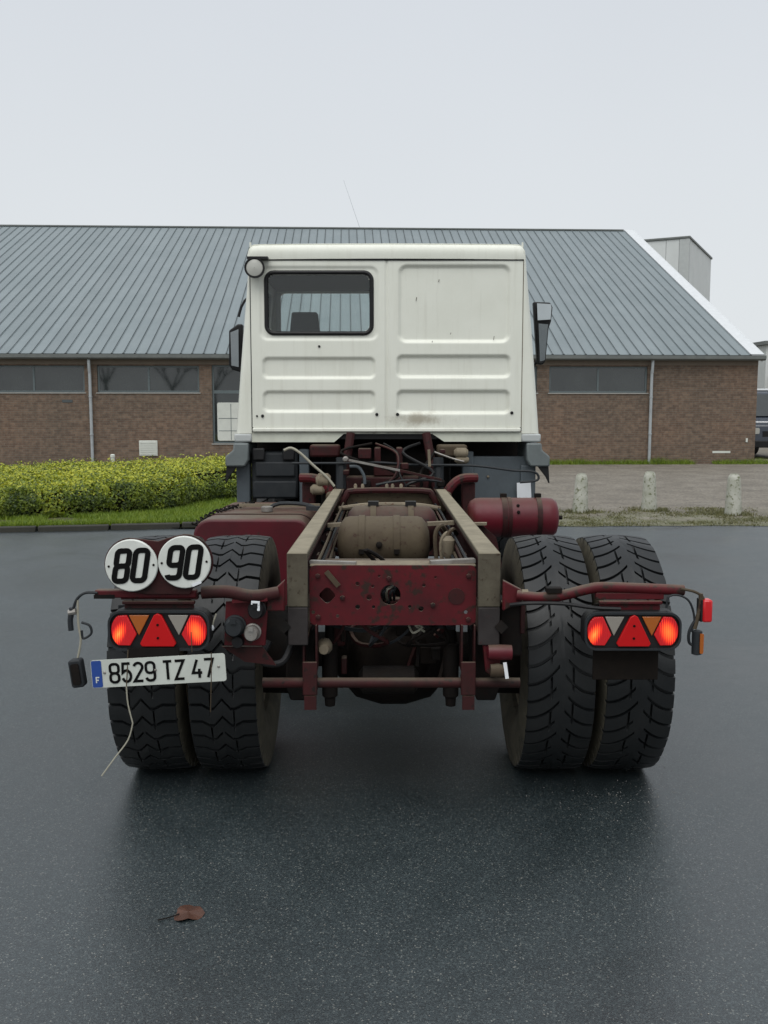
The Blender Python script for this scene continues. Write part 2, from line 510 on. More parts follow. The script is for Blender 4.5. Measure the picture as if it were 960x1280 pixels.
# truck
M['white'] = M['white0'] = worn('cream_white_paint', (0.70,0.71,0.63), (0.64,0.65,0.565), (0.52,0.52,0.44), s1=2.2, s2=30, rough=0.36, bump=0.02, th=0.62, th3=0.78, rvar=0.06)
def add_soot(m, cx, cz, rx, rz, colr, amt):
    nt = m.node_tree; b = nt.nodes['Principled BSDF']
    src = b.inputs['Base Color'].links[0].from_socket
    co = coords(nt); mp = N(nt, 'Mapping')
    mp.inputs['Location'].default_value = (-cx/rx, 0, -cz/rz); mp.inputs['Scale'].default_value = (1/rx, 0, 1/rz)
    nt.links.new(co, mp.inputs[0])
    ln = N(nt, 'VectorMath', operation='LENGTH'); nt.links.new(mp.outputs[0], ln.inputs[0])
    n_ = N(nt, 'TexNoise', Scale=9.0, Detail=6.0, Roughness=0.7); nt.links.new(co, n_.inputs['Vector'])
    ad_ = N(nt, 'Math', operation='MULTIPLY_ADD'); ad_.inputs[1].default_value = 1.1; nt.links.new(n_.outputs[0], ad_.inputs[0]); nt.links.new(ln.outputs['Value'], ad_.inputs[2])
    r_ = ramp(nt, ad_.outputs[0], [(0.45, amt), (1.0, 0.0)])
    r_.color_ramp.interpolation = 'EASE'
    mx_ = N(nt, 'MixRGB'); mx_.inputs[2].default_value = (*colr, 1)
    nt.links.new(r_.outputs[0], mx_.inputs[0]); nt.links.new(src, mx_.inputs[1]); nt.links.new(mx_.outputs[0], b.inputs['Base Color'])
add_soot(M['white'], .28, 1.66, .75, .16, (0.27,0.23,0.16), .75)
nt = M['white'].node_tree; b = nt.nodes['Principled BSDF']      # rain streaks
src = b.inputs['Base Color'].links[0].from_socket
mp = N(nt, 'Mapping'); mp.inputs['Scale'].default_value = (22, 22, 1.3); nt.links.new(coords(nt), mp.inputs[0])
ns = N(nt, 'TexNoise', Scale=1.0, Detail=6.0, Roughness=0.65); nt.links.new(mp.outputs[0], ns.inputs['Vector'])
rs_ = ramp(nt, ns.outputs[0], [(0.52, 0.0), (0.78, 0.24)])
m1 = N(nt, 'MixRGB'); m1.inputs[2].default_value = (0.36,0.34,0.26,1)
nt.links.new(rs_.outputs[0], m1.inputs[0]); nt.links.new(src, m1.inputs[1]); nt.links.new(m1.outputs[0], b.inputs['Base Color'])
M['white_dirty'] = worn('cream_paint_dirty', (0.58,0.60,0.51), (0.40,0.40,0.33), (0.3,0.29,0.24), s1=3, s2=26, rough=0.5, bump=0.03, th=0.62, th3=0.74)
M['red'] = worn('chassis_red', (0.095,0.0065,0.0105), (0.05,0.0075,0.0095), (0.026,0.013,0.010), s1=6, s2=22, rough=0.55, bump=0.2, th=0.51, th3=0.58, spec=0.22, dust=.8)
M['red_dark'] = worn('chassis_red_grimy', (0.045,0.008,0.009), (0.022,0.010,0.009), (0.012,0.009,0.008), s1=6, s2=30, rough=0.65, bump=0.25, th=0.5, th3=0.62, spec=0.2, dust=.7)
M['red_clean'] = worn('tank_red', (0.10,0.008,0.015), (0.055,0.009,0.012), (0.035,0.018,0.014), s1=4, s2=32, rough=0.42, bump=0.1, th=0.58, th3=0.7, spec=0.3, dust=.6)
add_soot(M['white_dirty'], .05, 1.56, .9, .12, (0.12,0.10,0.07), .8)
M['dust'] = worn('dusty_steel', (0.21,0.175,0.12), (0.12,0.098,0.068), (0.09,0.05,0.03), s1=9, s2=45, rough=0.8, bump=0.3, th=0.52, th3=0.64)
M['wood'] = worn('dirty_bearer', (0.108,0.097,0.07), (0.062,0.052,0.038), (0.038,0.026,0.018), s1=9, s2=38, rough=0.8, bump=0.3, th=0.5, th3=0.64, spec=0.2, dust=.9, dustc=(0.26,0.232,0.17))
M['plate_low'] = worn('oily_end_plate', (0.036,0.032,0.031), (0.022,0.018,0.018), (0.04,0.016,0.016), s1=9, s2=30, rough=0.7, bump=0.3, spec=0.2)
M['tank_tan'] = worn('dusty_tank', (0.082,0.064,0.040), (0.05,0.036,0.024), (0.035,0.014,0.012), s1=6, s2=30, rough=0.75, bump=0.15, th=0.52, th3=0.64, spec=0.2, dust=.5)
M['diff'] = worn('greasy_casting', (0.015,0.011,0.0085), (0.008,0.0065,0.0055), (0.026,0.018,0.012), s1=8, s2=30, rough=0.75, bump=0.4, spec=0.12)
M['rustplate'] = worn('rusty_plate', (0.045,0.026,0.022), (0.028,0.018,0.016), (0.06,0.04,0.03), s1=8, s2=30, rough=0.75, bump=0.3, spec=0.15)
M['grime'] = worn('oily_grime', (0.007,0.0065,0.006), (0.014,0.010,0.008), (0.018,0.008,0.007), s1=8, s2=30, rough=0.7, bump=0.4, th=0.55, spec=0.12)
M['rubber'] = worn('tyre_rubber', (0.0095,0.011,0.012), (0.017,0.018,0.018), (0.04,0.038,0.033), s1=5, s2=40, rough=0.46, bump=0.15, th=0.58, th3=0.73, spec=0.32)
M['sidewall'] = worn('dusty_sidewall', (0.10,0.09,0.065), (0.05,0.046,0.037), (0.022,0.022,0.02), s1=9, s2=30, rough=0.85, bump=0.2, th=0.54, th3=0.68, spec=.2)
M['slate'] = worn('slate_grey_plastic', (0.075,0.093,0.105), (0.055,0.067,0.075), (0.12,0.12,0.11), s1=5, s2=40, rough=0.55, bump=0.1, th3=0.76)
M['wing'] = worn('wing_grey', (0.13,0.15,0.15), (0.10,0.115,0.115), (0.06,0.065,0.06), s1=5, s2=40, rough=0.5, bump=0.1, th3=0.72)
M['black'] = worn('black_plastic', (0.007,0.007,0.008), (0.012,0.012,0.012), None, s1=10, s2=60, rough=0.5, bump=0.05, spec=.3)
M['blackdull'] = worn('dull_dark_plastic', (0.014,0.017,0.02), (0.022,0.025,0.027), (0.035,0.032,0.028), s1=10, s2=60, rough=0.6, bump=0.1, spec=.3)
M['lining'] = flat('cab_lining', (0.06,0.065,0.065), 0.9)
M['seat'] = flat('seat_fabric', (0.025,0.032,0.034), 0.9)
M['steel'] = worn('bare_steel', (0.3,0.29,0.27), (0.17,0.15,0.13), (0.1,0.05,0.03), s1=12, s2=50, rough=0.5, metal=0.5, bump=0.1)
M['mirror'] = flat('mirror_glass', (0.45,0.48,0.49), 0.04, metal=1.0)
M['disc'] = worn('sign_white', (0.62,0.64,0.6), (0.5,0.52,0.48), None, s1=8, s2=40, rough=0.4, bump=0.02)
M['plate'] = worn('plate_white', (0.52,0.55,0.5), (0.44,0.46,0.42), (0.36,0.36,0.32), s1=8, s2=40, rough=0.4, bump=0.02, th3=0.74)
M['ink'] = flat('black_ink', (0.004,0.004,0.004), 0.6, spec=0.1)
M['blue'] = flat('plate_blue', (0.012,0.05,0.24), 0.45)
M['lampglass'] = flat('work_lamp_glass', (0.42,0.42,0.38), 0.12)
M['paper'] = flat('white_paper', (0.68,0.7,0.72), 0.7)
M['whitehose'] = flat('pale_hose', (0.30,0.285,0.225), 0.6)
M['leafm'] = worn('fallen_leaf', (0.075,0.03,0.017), (0.045,0.02,0.013), (0.028,0.016,0.012), s1=30, s2=90, rough=0.55, bump=0.3)
M['red_lens'] = flat('red_lens', (0.40,0.006,0.010), 0.25, emit=(1,0.012,0.01), es=0.06, coat=0.2)
M['red_lens_glow'] = flat('red_reflector_glow', (0.36,0.004,0.006), 0.3, emit=(1,0.008,0.004), es=0.05, spec=.3)  # slight emission added to brighten the reflector triangle, which is no lamp
M['red_lit'] = flat('lit_red_lens', (0.6,0.03,0.01), 0.3, emit=(1,0.05,0.012), es=0.75)
M['hot_lit'] = flat('lit_bulb_glow', (0.8,0.2,0.05), 0.3, emit=(1,0.25,0.03), es=1.35)
M['amber'] = flat('amber_lens', (0.33,0.085,0.006), 0.25, coat=0.4)
M['clear'] = flat('clear_lens', (0.24,0.22,0.19), 0.2, coat=0.4)
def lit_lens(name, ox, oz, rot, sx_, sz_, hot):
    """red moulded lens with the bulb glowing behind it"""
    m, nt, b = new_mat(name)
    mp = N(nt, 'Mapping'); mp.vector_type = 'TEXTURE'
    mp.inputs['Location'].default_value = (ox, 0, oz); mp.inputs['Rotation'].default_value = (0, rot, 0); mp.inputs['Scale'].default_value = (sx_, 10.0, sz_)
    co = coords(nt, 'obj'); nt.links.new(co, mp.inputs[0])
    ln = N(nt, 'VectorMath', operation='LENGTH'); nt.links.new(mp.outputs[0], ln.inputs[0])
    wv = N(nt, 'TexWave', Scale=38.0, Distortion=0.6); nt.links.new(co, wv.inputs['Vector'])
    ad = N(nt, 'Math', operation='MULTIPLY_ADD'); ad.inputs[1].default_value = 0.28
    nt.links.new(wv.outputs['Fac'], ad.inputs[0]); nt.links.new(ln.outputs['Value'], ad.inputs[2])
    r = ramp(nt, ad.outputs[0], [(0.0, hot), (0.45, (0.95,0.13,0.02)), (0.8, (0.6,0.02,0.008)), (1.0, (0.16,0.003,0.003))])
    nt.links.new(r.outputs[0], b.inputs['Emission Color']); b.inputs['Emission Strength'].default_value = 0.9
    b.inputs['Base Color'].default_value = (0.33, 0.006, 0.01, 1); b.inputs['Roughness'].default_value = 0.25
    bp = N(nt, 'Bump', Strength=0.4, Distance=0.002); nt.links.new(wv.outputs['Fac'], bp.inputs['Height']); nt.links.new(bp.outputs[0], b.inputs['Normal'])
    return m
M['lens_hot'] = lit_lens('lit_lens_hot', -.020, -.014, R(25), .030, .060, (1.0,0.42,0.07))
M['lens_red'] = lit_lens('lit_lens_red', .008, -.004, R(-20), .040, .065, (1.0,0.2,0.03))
m, nt, b = new_mat('cab_glass')
b.inputs['Base Color'].default_value = (0.75,0.82,0.82,1)
b.inputs['Roughness'].default_value = 0.02
tr = N(nt, 'BsdfTransparent'); tr.inputs[0].default_value = (0.93,0.955,0.95,1)
gl = N(nt, 'BsdfGlossy', Roughness=0.02); 
fr = N(nt, 'Fresnel'); fr.inputs[0].default_value = 1.5
ms = N(nt, 'MixShader'); nt.links.new(fr.outputs[0], ms.inputs[0]); nt.links.new(tr.outputs[0], ms.inputs[1]); nt.links.new(gl.outputs[0], ms.inputs[2])
nt.links.new(ms.outputs[0], nt.nodes['Material Output'].inputs['Surface'])
M['glass'] = m

# ------------------------------------------------------------------ ground
def sheet(name, poly, z, mat, kind='structure'):
    mb = MB()
    mb.v = [(x, y, z) for x, y in poly]; mb.f = [list(range(len(poly)))]; mb.m = [0]
    me = mb.mesh(mat, None, 0, False)
    o = link_mesh(name, me)
    o['kind'] = kind
    return o
sheet('road', [(-400,-300),(400,-300),(400,900),(-400,900)], 0.0, M['asphalt'])

# lot paving beyond the road with a ragged front edge
front = []
x = -1.6
while x < 60:
    y = 14.05 + 0.02*x + 0.16*noise.noise((x*0.9, 3.1, 0)) + 0.07*noise.noise((x*4, 7, 0))
    front.append((x, y)); x += 0.12 if x < 9 else 2
sheet('lot', front + [(60,140),(-60,140),(-60,22.3),(-1.6,22.3)], 0.006, M['lot'])

# grass verge on the left
def kerb_y(x): return 14.42 + 0.178 * x if x < 0 else 14.42
verge = empty('grass_verge', (-6, 16, 0))
verge['kind'] = 'structure'
mb = MB()
mb.v = [(-40, kerb_y(-9)-0.0, 0.07), (-9, kerb_y(-9)+0.1, 0.07), (-1.7, kerb_y(-1.7)+0.1, 0.07), (-1.6, 15.0, 0.06), (-1.6, 22.4, 0.05), (-40, 22.4, 0.05)]
mb.f = [[0,1,2,3,4,5]]; mb.m = [0]
mb.build('soil', M['soil'], verge, sharp=0, fix=False)

kerb = empty('kerb', (-6, 13.4, 0)); kerb['kind'] = 'structure'
xk = -16.0
while xk < -1.75:
    x1 = xk + 0.985
    mb = MB()
    a = math.atan(0.178)
    cx_ = (xk + x1)/2
    h = 0.085 + rnd.uniform(-0.008, 0.008)
    mb.box((xk, kerb_y(cx_)-0.06, -0.02), (x1, kerb_y(cx_)+0.08, h), rz=a, c=(cx_, kerb_y(cx_)))
    mb.build('kerbstone', M['kerb'], kerb, bevel=0.015)
    xk += 1.0

# ------------------------------------------------------------------ hedge
def in_poly(x, y, P):
    c = False; j = len(P)-1
    for i in range(len(P)):
        xi, yi = P[i]; xj, yj = P[j]
        if (yi > y) != (yj > y) and x < (xj-xi)*(y-yi)/(yj-yi)+xi: c = not c
        j = i
    return c

def dist_edge(x, y, P):
    best = 1e9
    for i in range(len(P)):
        ax, ay = P[i]; bx, by = P[(i+1) % len(P)]
        dx, dy = bx-ax, by-ay
        t = max(0, min(1, ((x-ax)*dx+(y-ay)*dy)/(dx*dx+dy*dy)))
        best = min(best, math.hypot(x-ax-t*dx, y-ay-t*dy))
    return best
HP = [(-11.5,13.85),(-9,14.0),(-7,14.25),(-5.7,14.62),(-4.7,15.0),(-3.95,15.45),(-3.55,15.95),(-3.5,16.7),(-3.2,17.5),(-2.6,17.95),(-1.6,18.2),(-0.9,18.9),(-0.8,22.1),(-11.5,22.1)]
def hedge_h(x, y):
    d = dist_edge(x, y, HP)
    base = 0.49 + 0.012*(y-14.5) + max(-.14, 0.036*(x+5.2))
    base += 0.07*noise.noise((x*0.8, y*0.8, 2)) + 0.05*noise.noise((x*2.5, y*2.5, 5))
    k = min(1, d/0.38)
    return base * math.sqrt(max(0.0, 1-(1-k)**2))
hedge = empty('hedge', (-6, 17, 0))
props(hedge, 'long low yellow-green clipped hedge on the grass before the brick wall', 'hedge')
hv, hf, ht = [], [], []
def leaf(L, p, n, size, tint):
    v, f, t = L
    n = n.normalized()
    a = n.orthogonal().normalized()
    a = Matrix.Rotation(rnd.uniform(0, 6.28), 3, n) @ a
    b_ = n.cross(a)
    k = len(v)
    v += [tuple(p - a*size*0.9), tuple(p + b_*size*0.42 + n*size*0.12), tuple(p + a*size*0.9), tuple(p - b_*size*0.42 + n*size*0.12)]
    f.append((k, k+1, k+2, k+3)); t.append(tint)
hl = (hv, hf, ht)
cnt = 0
while cnt < 52000:
    x = rnd.uniform(-9.5, -0.8); y = rnd.uniform(13.9, 22.1)
    if rnd.random() < 0.45: y = 13.9 + (y-13.9)*0.42
    if not in_poly(x, y, HP): continue
    h = hedge_h(x, y)
    z = 0.06 + h - abs(rnd.gauss(0, 0.06)) + (rnd.uniform(.02, .11) if rnd.random() < 0.13 else 0)
    nn = Vector((rnd.gauss(0, .55), rnd.gauss(-0.15, .55), 1.0))
    leaf(hl, Vector((x, y, max(z, 0.08))), nn, rnd.uniform(0.026, 0.045), rnd.random())
    cnt += 1
# leaves of the steep front faces, tinted dark, darkest low down, as painted shade
for i in range(len(HP)-4):
    (ax, ay), (bx, by) = HP[i], HP[i+1]
    L = math.hypot(bx-ax, by-ay)
    nrm = Vector(((by-ay)/L, -(bx-ax)/L, 0))
    for _ in range(int(L*2400)):
        t = rnd.random(); z = rnd.uniform(0.02, 0.50)
        bulge = 0.02 + 0.14*math.sin(min(1, z/0.42)*math.pi*0.75) + 0.06*noise.noise((ax+t*(bx-ax))*3 * Vector((1,0,0)) + Vector((0, 0, z*4)))
        if noise.noise(Vector(((ax+t*(bx-ax))*2.2, z*3.5, 9))) < -0.08 and rnd.random() < .8: continue
        p = Vector((ax+t*(bx-ax), ay+t*(by-ay), 0.07+z)) + nrm*(bulge - abs(rnd.gauss(0, .05)))
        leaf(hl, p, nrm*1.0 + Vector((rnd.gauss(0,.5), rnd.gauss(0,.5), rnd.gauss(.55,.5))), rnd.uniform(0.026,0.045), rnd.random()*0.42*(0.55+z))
def leaves_obj(name, L, mat, parent):
    me = bpy.data.meshes.new(name)
    v, f, t = L
    xs = [p[0] for p in v]; c = Vector((sum(xs)/len(xs), sum(p[1] for p in v)/len(v), 0))
    me.from_pydata([(p[0]-c.x, p[1]-c.y, p[2]) for p in v], [], f)
    at_ = me.attributes.new('tint', 'FLOAT', 'FACE'); at_.data.foreach_set('value', t)
    me.materials.append(mat)
    return link_mesh(name, me, parent, c)
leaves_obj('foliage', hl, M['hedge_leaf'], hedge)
# woody inner body
rows = []
for iy in range(50):
    y = 13.8 + iy*(22.2-13.8)/49
    row = []
    for ix in range(70):
        x = -10.5 + ix*(9.9/69)
        if in_poly(x, y, HP): z = 0.02 + max(0, hedge_h(x, y) - 0.10)
        else: z = 0.02
        row.append((x, y, z))
    rows.append(row)
MB().grid(rows).build('branches', M['twig'], hedge, sharp=60)

# grass blades on the verge
gl_ = ([], [], [])
def blade(L, x, y, z, h, lean=0.5):
    v, f, t = L
    a = rnd.uniform(0, 6.28); w = rnd.uniform(0.004, 0.009)
    dx, dy = math.cos(a)*w, math.sin(a)*w
    lx, ly = rnd.gauss(0, lean)*h, rnd.gauss(0, lean)*h
    k = len(v)
    v += [(x-dx, y-dy, z), (x+dx, y+dy, z), (x+lx, y+ly, z+h)]
    f.append((k, k+1, k+2)); t.append(rnd.random())
c = 0
while c < 42000:
    x = rnd.uniform(-8.5, -1.7); y = kerb_y(x) + 0.06 + rnd.random()**1.3*4.2
    if in_poly(x, y, HP) or y > 18.6: continue
    if noise.noise((x*1.3, y*1.3, 4)) < -0.28: continue
    blade(gl_, x, y, 0.06, rnd.uniform(0.03, 0.10)); c += 1
go = leaves_obj('grass', gl_, M['grass'], None)
props(go, 'short green grass between the kerb and the hedge', 'grass', kind='stuff')

# moss and weeds at the edge of the lot, round the bollards and along the wall foot
BOL = [(725, 641, 1.0), (811, 639, 1.02), (916, 644, 0.98)]
def gnd(u, v):
    a, b = (u-480)/FOC, -(v-640)/FOC
    dy = math.cos(PITCH)+b*math.sin(PITCH); dz = -math.sin(PITCH)+b*math.cos(PITCH)
    t = -CAMH/dz
    return Vector((a*t, dy*t, 0))
ms_ = ([], [], [])
c = 0
while c < 13000:
    x = rnd.uniform(1.2, 9.5); y = rnd.uniform(14.1, 16.9)
    g = noise.noise((x*0.8, y*1.3, 11)) + 0.5*noise.noise((x*3, y*3, 1)) - (y-14.2)*0.16 - max(0, x-5.5)*0.06
    if g < -0.05 + rnd.gauss(0, .22): continue
    blade(ms_, x, y, 0.006, rnd.uniform(0.012, 0.045), 0.9); c += 1
for u, v, s_ in BOL:
    p = gnd(u, v)
    for _ in range(500):
        a = rnd.uniform(0, 6.28); r_ = 0.12 + abs(rnd.gauss(0, 0.1))
        blade(ms_, p.x+math.cos(a)*r_*1.4, p.y+math.sin(a)*r_, 0.006, rnd.uniform(0.02, 0.08))
mo = leaves_obj('moss', ms_, M['moss'], None)
props(mo, 'thin moss and weeds along the edge of the paved lot', 'moss', kind='stuff')

# ------------------------------------------------------------------ brick hall
PHI = R(2.3)
hall = empty('brick_hall', (0, 30.9, 0), PHI, local=True)
props(hall, 'long low brown brick hall with a large grey ribbed metal roof', 'building')
XL, XR, WT = -26.0, 12.32, 3.42
wins = []           # (x0,x1,z0,z1,kind)
for k in range(10):
    xr = 12.5 - 3.65*k - 0.2; xl = xr - 3.25
    if k == 0: continue
    if k == 4:
        wins.append((xl, xr, 0.70, 3.22))
    else:
        wins.append((xl, xr, 2.34, 3.2))
holes = [[(a,c_),(b_,c_),(b_,d_),(a,d_)] for a,b_,c_,d_ in wins]
wall = plate_mb([(XL,-0.1),(XR,-0.1),(XR,WT),(XL,WT)], holes, 0.3, lambda p,q,t: (p, t, q)).build('wall', M['brick'], hall, sharp=0)
MB().box((XR-0.3, 0.302, -0.1), (XR-0.001, 28.8, WT)).build('wall', M['brick'], hall, sharp=0)
MB().box((XL, 0.302, -0.1), (XL+0.3, 28.8, WT)).build('wall', M['brick'], hall, sharp=0)
MB().box((XL, 28.82, -0.1), (XR, 29.1, WT)).build('wall', M['brick'], hall, sharp=0)
# gable ends
RY, RZ, EY, EZ = 14.55, 10.25, -0.17, 3.55
for xg in (XR-0.25, XL+0.05):
    mb = MB(); mb.prism([(0.0, WT+0.005), (29.1, WT+0.005), (RY, RZ-0.25)], lambda p,q,t: (t, p, q), xg, xg+0.2)
    mb.build('gable', M['cladding'], hall, sharp=0)
MB().box((XL, -0.012, 3.235), (XR, -0.002, 3.44)).build('lintel_beam', M['beam'], hall)
for i, (a, b_, c_, d_) in enumerate(wins):
    wo = MB()
    fw, y0, y1 = 0.06, 0.07, 0.13
    wo.box((a+.002, y0, c_+.002), (b_-.002, y1, c_+fw)); wo.box((a+.002, y0, d_-fw), (b_-.002, y1, d_-.002))
    wo.box((a+.002, y0, c_+fw), (a+fw, y1, d_-fw)); wo.box((b_-fw, y0, c_+fw), (b_-.002, y1, d_-fw))
    mid = (a+b_)/2
    tall = c_ < 1
    zt = 2.36
    if tall:
        wo.box((a+fw, y0, zt-.05), (b_-fw, y1, zt+.05))
        for mx_ in (a+1.05, a+2.15): wo.box((mx_-.035, y0+.002, c_+fw), (mx_+.035, y1-.002, zt-.05))
    else:
        wo.box((mid-.03, y0, c_+fw), (mid+.03, y1, d_-fw))
    w = wo.build('window', M['frame'], hall)
    sl = MB().box((a-.04, -.03, c_-.035), (b_+.04, .1, c_-.002)).build('sill', M['sillm'], w)
    if tall:
        pans = [(a+fw, b_-fw, zt+.05, d_-fw), (a+fw, a+1.015, c_+fw, zt-.05), (a+1.085, a+2.115, c_+fw, zt-.05), (a+2.185, b_-fw, c_+fw, zt-.05)]
    else:
        pans = [(a+fw, mid-.03, c_+fw, d_-fw), (mid+.03, b_-fw, c_+fw, d_-fw)]
    for (p0, p1, q0, q1) in pans:
        MB().box((p0, y0+.02, q0), (p1, y0+.035, q1)).build('pane', M['pane'], w)
    if tall:   # pale cabinet-like panel standing in the first light
        pb = MB()
        pb.prism(rrect(a+0.15, c_+0.09, a+0.98, 2.02, 0.06), lambda p,q,t: (p, t, q), 0.045, 0.075)
        po = pb.build('infill_panel', M['white_panel'], w)
        for zz in (1.1, 1.5): MB().box((a+0.19, 0.040, zz), (a+0.94, 0.046, zz+.018)).build('joint', M['frame'], w)
        MB().box((a+0.58, 0.0405, c_+.12), (a+0.598, 0.0455, 1.98)).build('joint', M['frame'], w)

# roof: dark joint layer with one panel for each bay between ribs
L_r = math.hypot(RY-EY, RZ-EZ); ang = math.atan2(RZ-EZ, RY-EY)
def slope(xx, t, h):   # t along the slope from the eave, h off it
    return (xx, EY + t*math.cos(ang) - h*math.sin(ang), EZ + t*math.sin(ang) + h*math.cos(ang))
mb = MB()
mb.prism([(XL-.2, 0), (XR+.02, 0), (XR+.02, L_r), (XL-.2, L_r)], lambda p,q,t: slope(p, q, t), -0.08, -0.002)
und = mb.build('roof_deck', M['roof_dark'], hall, sharp=0)
pw = 0.362
pm = MB()
g_ = 0.014
pm.prism([(-pw/2+g_, 0.0), (pw/2-g_, 0.0), (pw/2-g_, 0.032), (pw/2-g_-.012, 0.032), (pw/2-g_-.016, 0.014), (-pw/2+g_+.016, 0.014), (-pw/2+g_+.012, 0.032), (-pw/2+g_, 0.032)],
         lambda p,q,t: slope(p, t, q), 0.0, L_r-0.05)
panel_me = pm.mesh(M['roof'], (0, 0, 0), 0)
nb = int((XR-0.35-(XL-.2))/pw)
for k in range(nb):
    o = link_mesh('roof_panel', panel_me, hall, (XR-0.35-pw/2-k*pw, 0, rnd.uniform(0, 0.004)))
    MB().prism(circ(XR-0.35-k*pw, 0.02, 0.034, 8), lambda p,q,t: slope(p, t, q), -0.05, 0.004).build('rib_end', M['roof_dark'], hall)
mb = MB(); mb.prism([(XL-.2,0),(XR+.1,0),(XR+.1,L_r),(XL-.2,L_r)], lambda p,q,t: (p, 2*RY-slope(0,q,0)[1], slope(0,q,t)[2]), -0.06, 0.02)
mb.build('rear_roof_slope', M['roof'], hall, sharp=0)
mb = MB(); mb.prism([(XR-0.34, -0.02), (XR+0.06, -0.02), (XR+0.06, L_r), (XR-0.34, L_r)], lambda p,q,t: slope(p, q, t), 0.0, 0.055)
mb.prism([(XR+0.061, -0.02), (XR+0.1, -0.02), (XR+0.1, L_r), (XR+0.061, L_r)], lambda p,q,t: slope(p, q, t), -0.2, 0.057)
mb.build('verge_board', M['verge'], hall)
MB().box((XL-.2, RY-.16, RZ-.03), (XR-.4, RY+.16, RZ+.05)).build('ridge_cap', M['gutter'], hall, bevel=.02)
# gutter
gp = [(p_+.215, q_) for p_, q_ in [(-.55,3.54),(-.55,3.43),(-.50,3.385),(-.34,3.385),(-.29,3.44),(-.29,3.50),(-.31,3.50),(-.31,3.45),(-.35,3.41),(-.49,3.41),(-.525,3.44),(-.525,3.54)]]
mb = MB(); mb.prism(gp, lambda p,q,t: (t, p, q), XL-.2, XR+.12)
mb.build('gutter', M['gutter'], hall)
MB().box((XL, -.07, 3.425), (XR+.1, -.005, 3.448)).build('soffit', M['gutter'], hall)
for xd in (8.75, -9.4, -20.35):
    pth = [(xd,-.19,3.39),(xd,-.185,3.2),(xd,-.15,3.0),(xd,-.12,2.8),(xd,-.10,0.15),(xd,-.15,0.03)]
    dp = MB().tube(pth, 0.05, 10, 4).build('downpipe', M['zinc'], hall)
    for zz in (2.2, 1.0): MB().lathe([(-.02,.062),(.02,.062)], (xd,-.11,zz), 'Z', 12).build('clip', M['zinc'], dp)
# wall vent with slats
v_ = MB().box((-7.92,-.05,.30),(-7.33,-.004,.80)).build('wall_vent', M['white_panel'], hall, bevel=.015)
for k in range(6): MB().box((-7.88,-.066,.345+k*.072),(-7.37,-.051,.395+k*.072)).build('slat', M['white_panel'], v_)
MB().box((-10.33,-.012,2.02),(-10.0,-.004,2.11)).build('wall_patch', M['roof_dark'], hall)
MB().box((10.9,-.006,.36),(11.5,-.002,.43)).build('paint_smear', M['white_panel'], hall)
MB().box((12.0,-.03,.72),(12.06,-.003,.85)).build('wall_box', M['white_panel'], hall)
# leaning aerial on the ridge
MB().tube([(-.55,RY,RZ+.04),(-1.3,RY,RZ+2.2)], [.009,.005], 6).build('aerial', M['zinc'], hall)
# weeds at the wall foot
wl_ = ([], [], [])
for _ in range(9000):
    s_ = rnd.uniform(5.0, 14.5)
    if noise.noise((s_*0.9, 1, 0)) < -0.25: continue
    d_ = -abs(rnd.gauss(0, .16))-.02
    x = s_*math.cos(PHI) - d_*math.sin(PHI); y = 30.9 + s_*math.sin(PHI) + d_*math.cos(PHI)
    blade(wl_, x, y, 0.006, rnd.uniform(.03, .16) * (1.3 + noise.noise((s_*1.5, 0, 5))), .5)
wo_ = leaves_obj('weeds', wl_, M['grass'], None)
props(wo_, 'green weeds growing along the foot of the brick wall', 'weeds', kind='stuff')
# standpipe behind the hedge
p = at(141, 578, 24.0)
sp = MB().lathe([(0,.05),(.56,.05),(.57,.06),(.63,.06),(.65,.03)], (p.x, 24.0, 0), 'Z', 12).build('standpipe', M['white_panel'], None, base=True)
props(sp, 'small pale standpipe poking up behind the hedge', 'pipe')

# ------------------------------------------------------------------ bare trees across the yard, mirrored in the hall windows
M['bark'] = worn('bark', (0.05,0.045,0.038), (0.03,0.027,0.022), None, s1=4, s2=20, rough=.9)
def bare_tree(x, y, h, seed, label):
    rr = random.Random(seed)
    root = empty('bare_tree', (x, y, 0)); props(root, label, 'tree', 'bare trees across the yard')
    tr_, cr_ = MB(), MB()
    tr_.tube([(x,y,0),(x+.1,y,h*.2),(x,y+.1,h*.4)], [.22,.18,.14], 8)
    def grow(p, d, L, r, n):
        q = p + d*L
        cr_.tube([p, (p+q)/2 + Vector((rr.gauss(0,.04),rr.gauss(0,.04),0))*L, q], [r, r*.8, r*.6], 5, cap=False)
        if n == 0: return
        for _ in range(3):
            d2 = (d + Vector((rr.gauss(0,.55), rr.gauss(0,.55), rr.gauss(.15,.3)))).normalized()
            grow(q, d2, L*rr.uniform(.6,.85), r*.6, n-1)
    top = Vector((x, y+.1, h*.4))
    for k in range(4):
        a = k*1.57+rr.uniform(0,.6); grow(top, Vector((math.cos(a)*.6, math.sin(a)*.6, .8)).normalized(), h*.2, .1, 4)
    tr_.build('trunk', M['bark'], root); cr_.build('crown', M['bark'], root, fix=False)
bare_tree(-13.9, -20, 9, 1, 'broad bare tree across the yard, second of the mirrored row')
bare_tree(-19.4, -20, 10, 2, 'tall bare tree farthest along the yard behind the viewpoint')
bare_tree(-10.5, -21, 8.5, 5, 'slim bare tree across the yard, third of the mirrored row')
bare_tree(11.6, -20, 8, 3, 'small bare tree across the yard on its own')

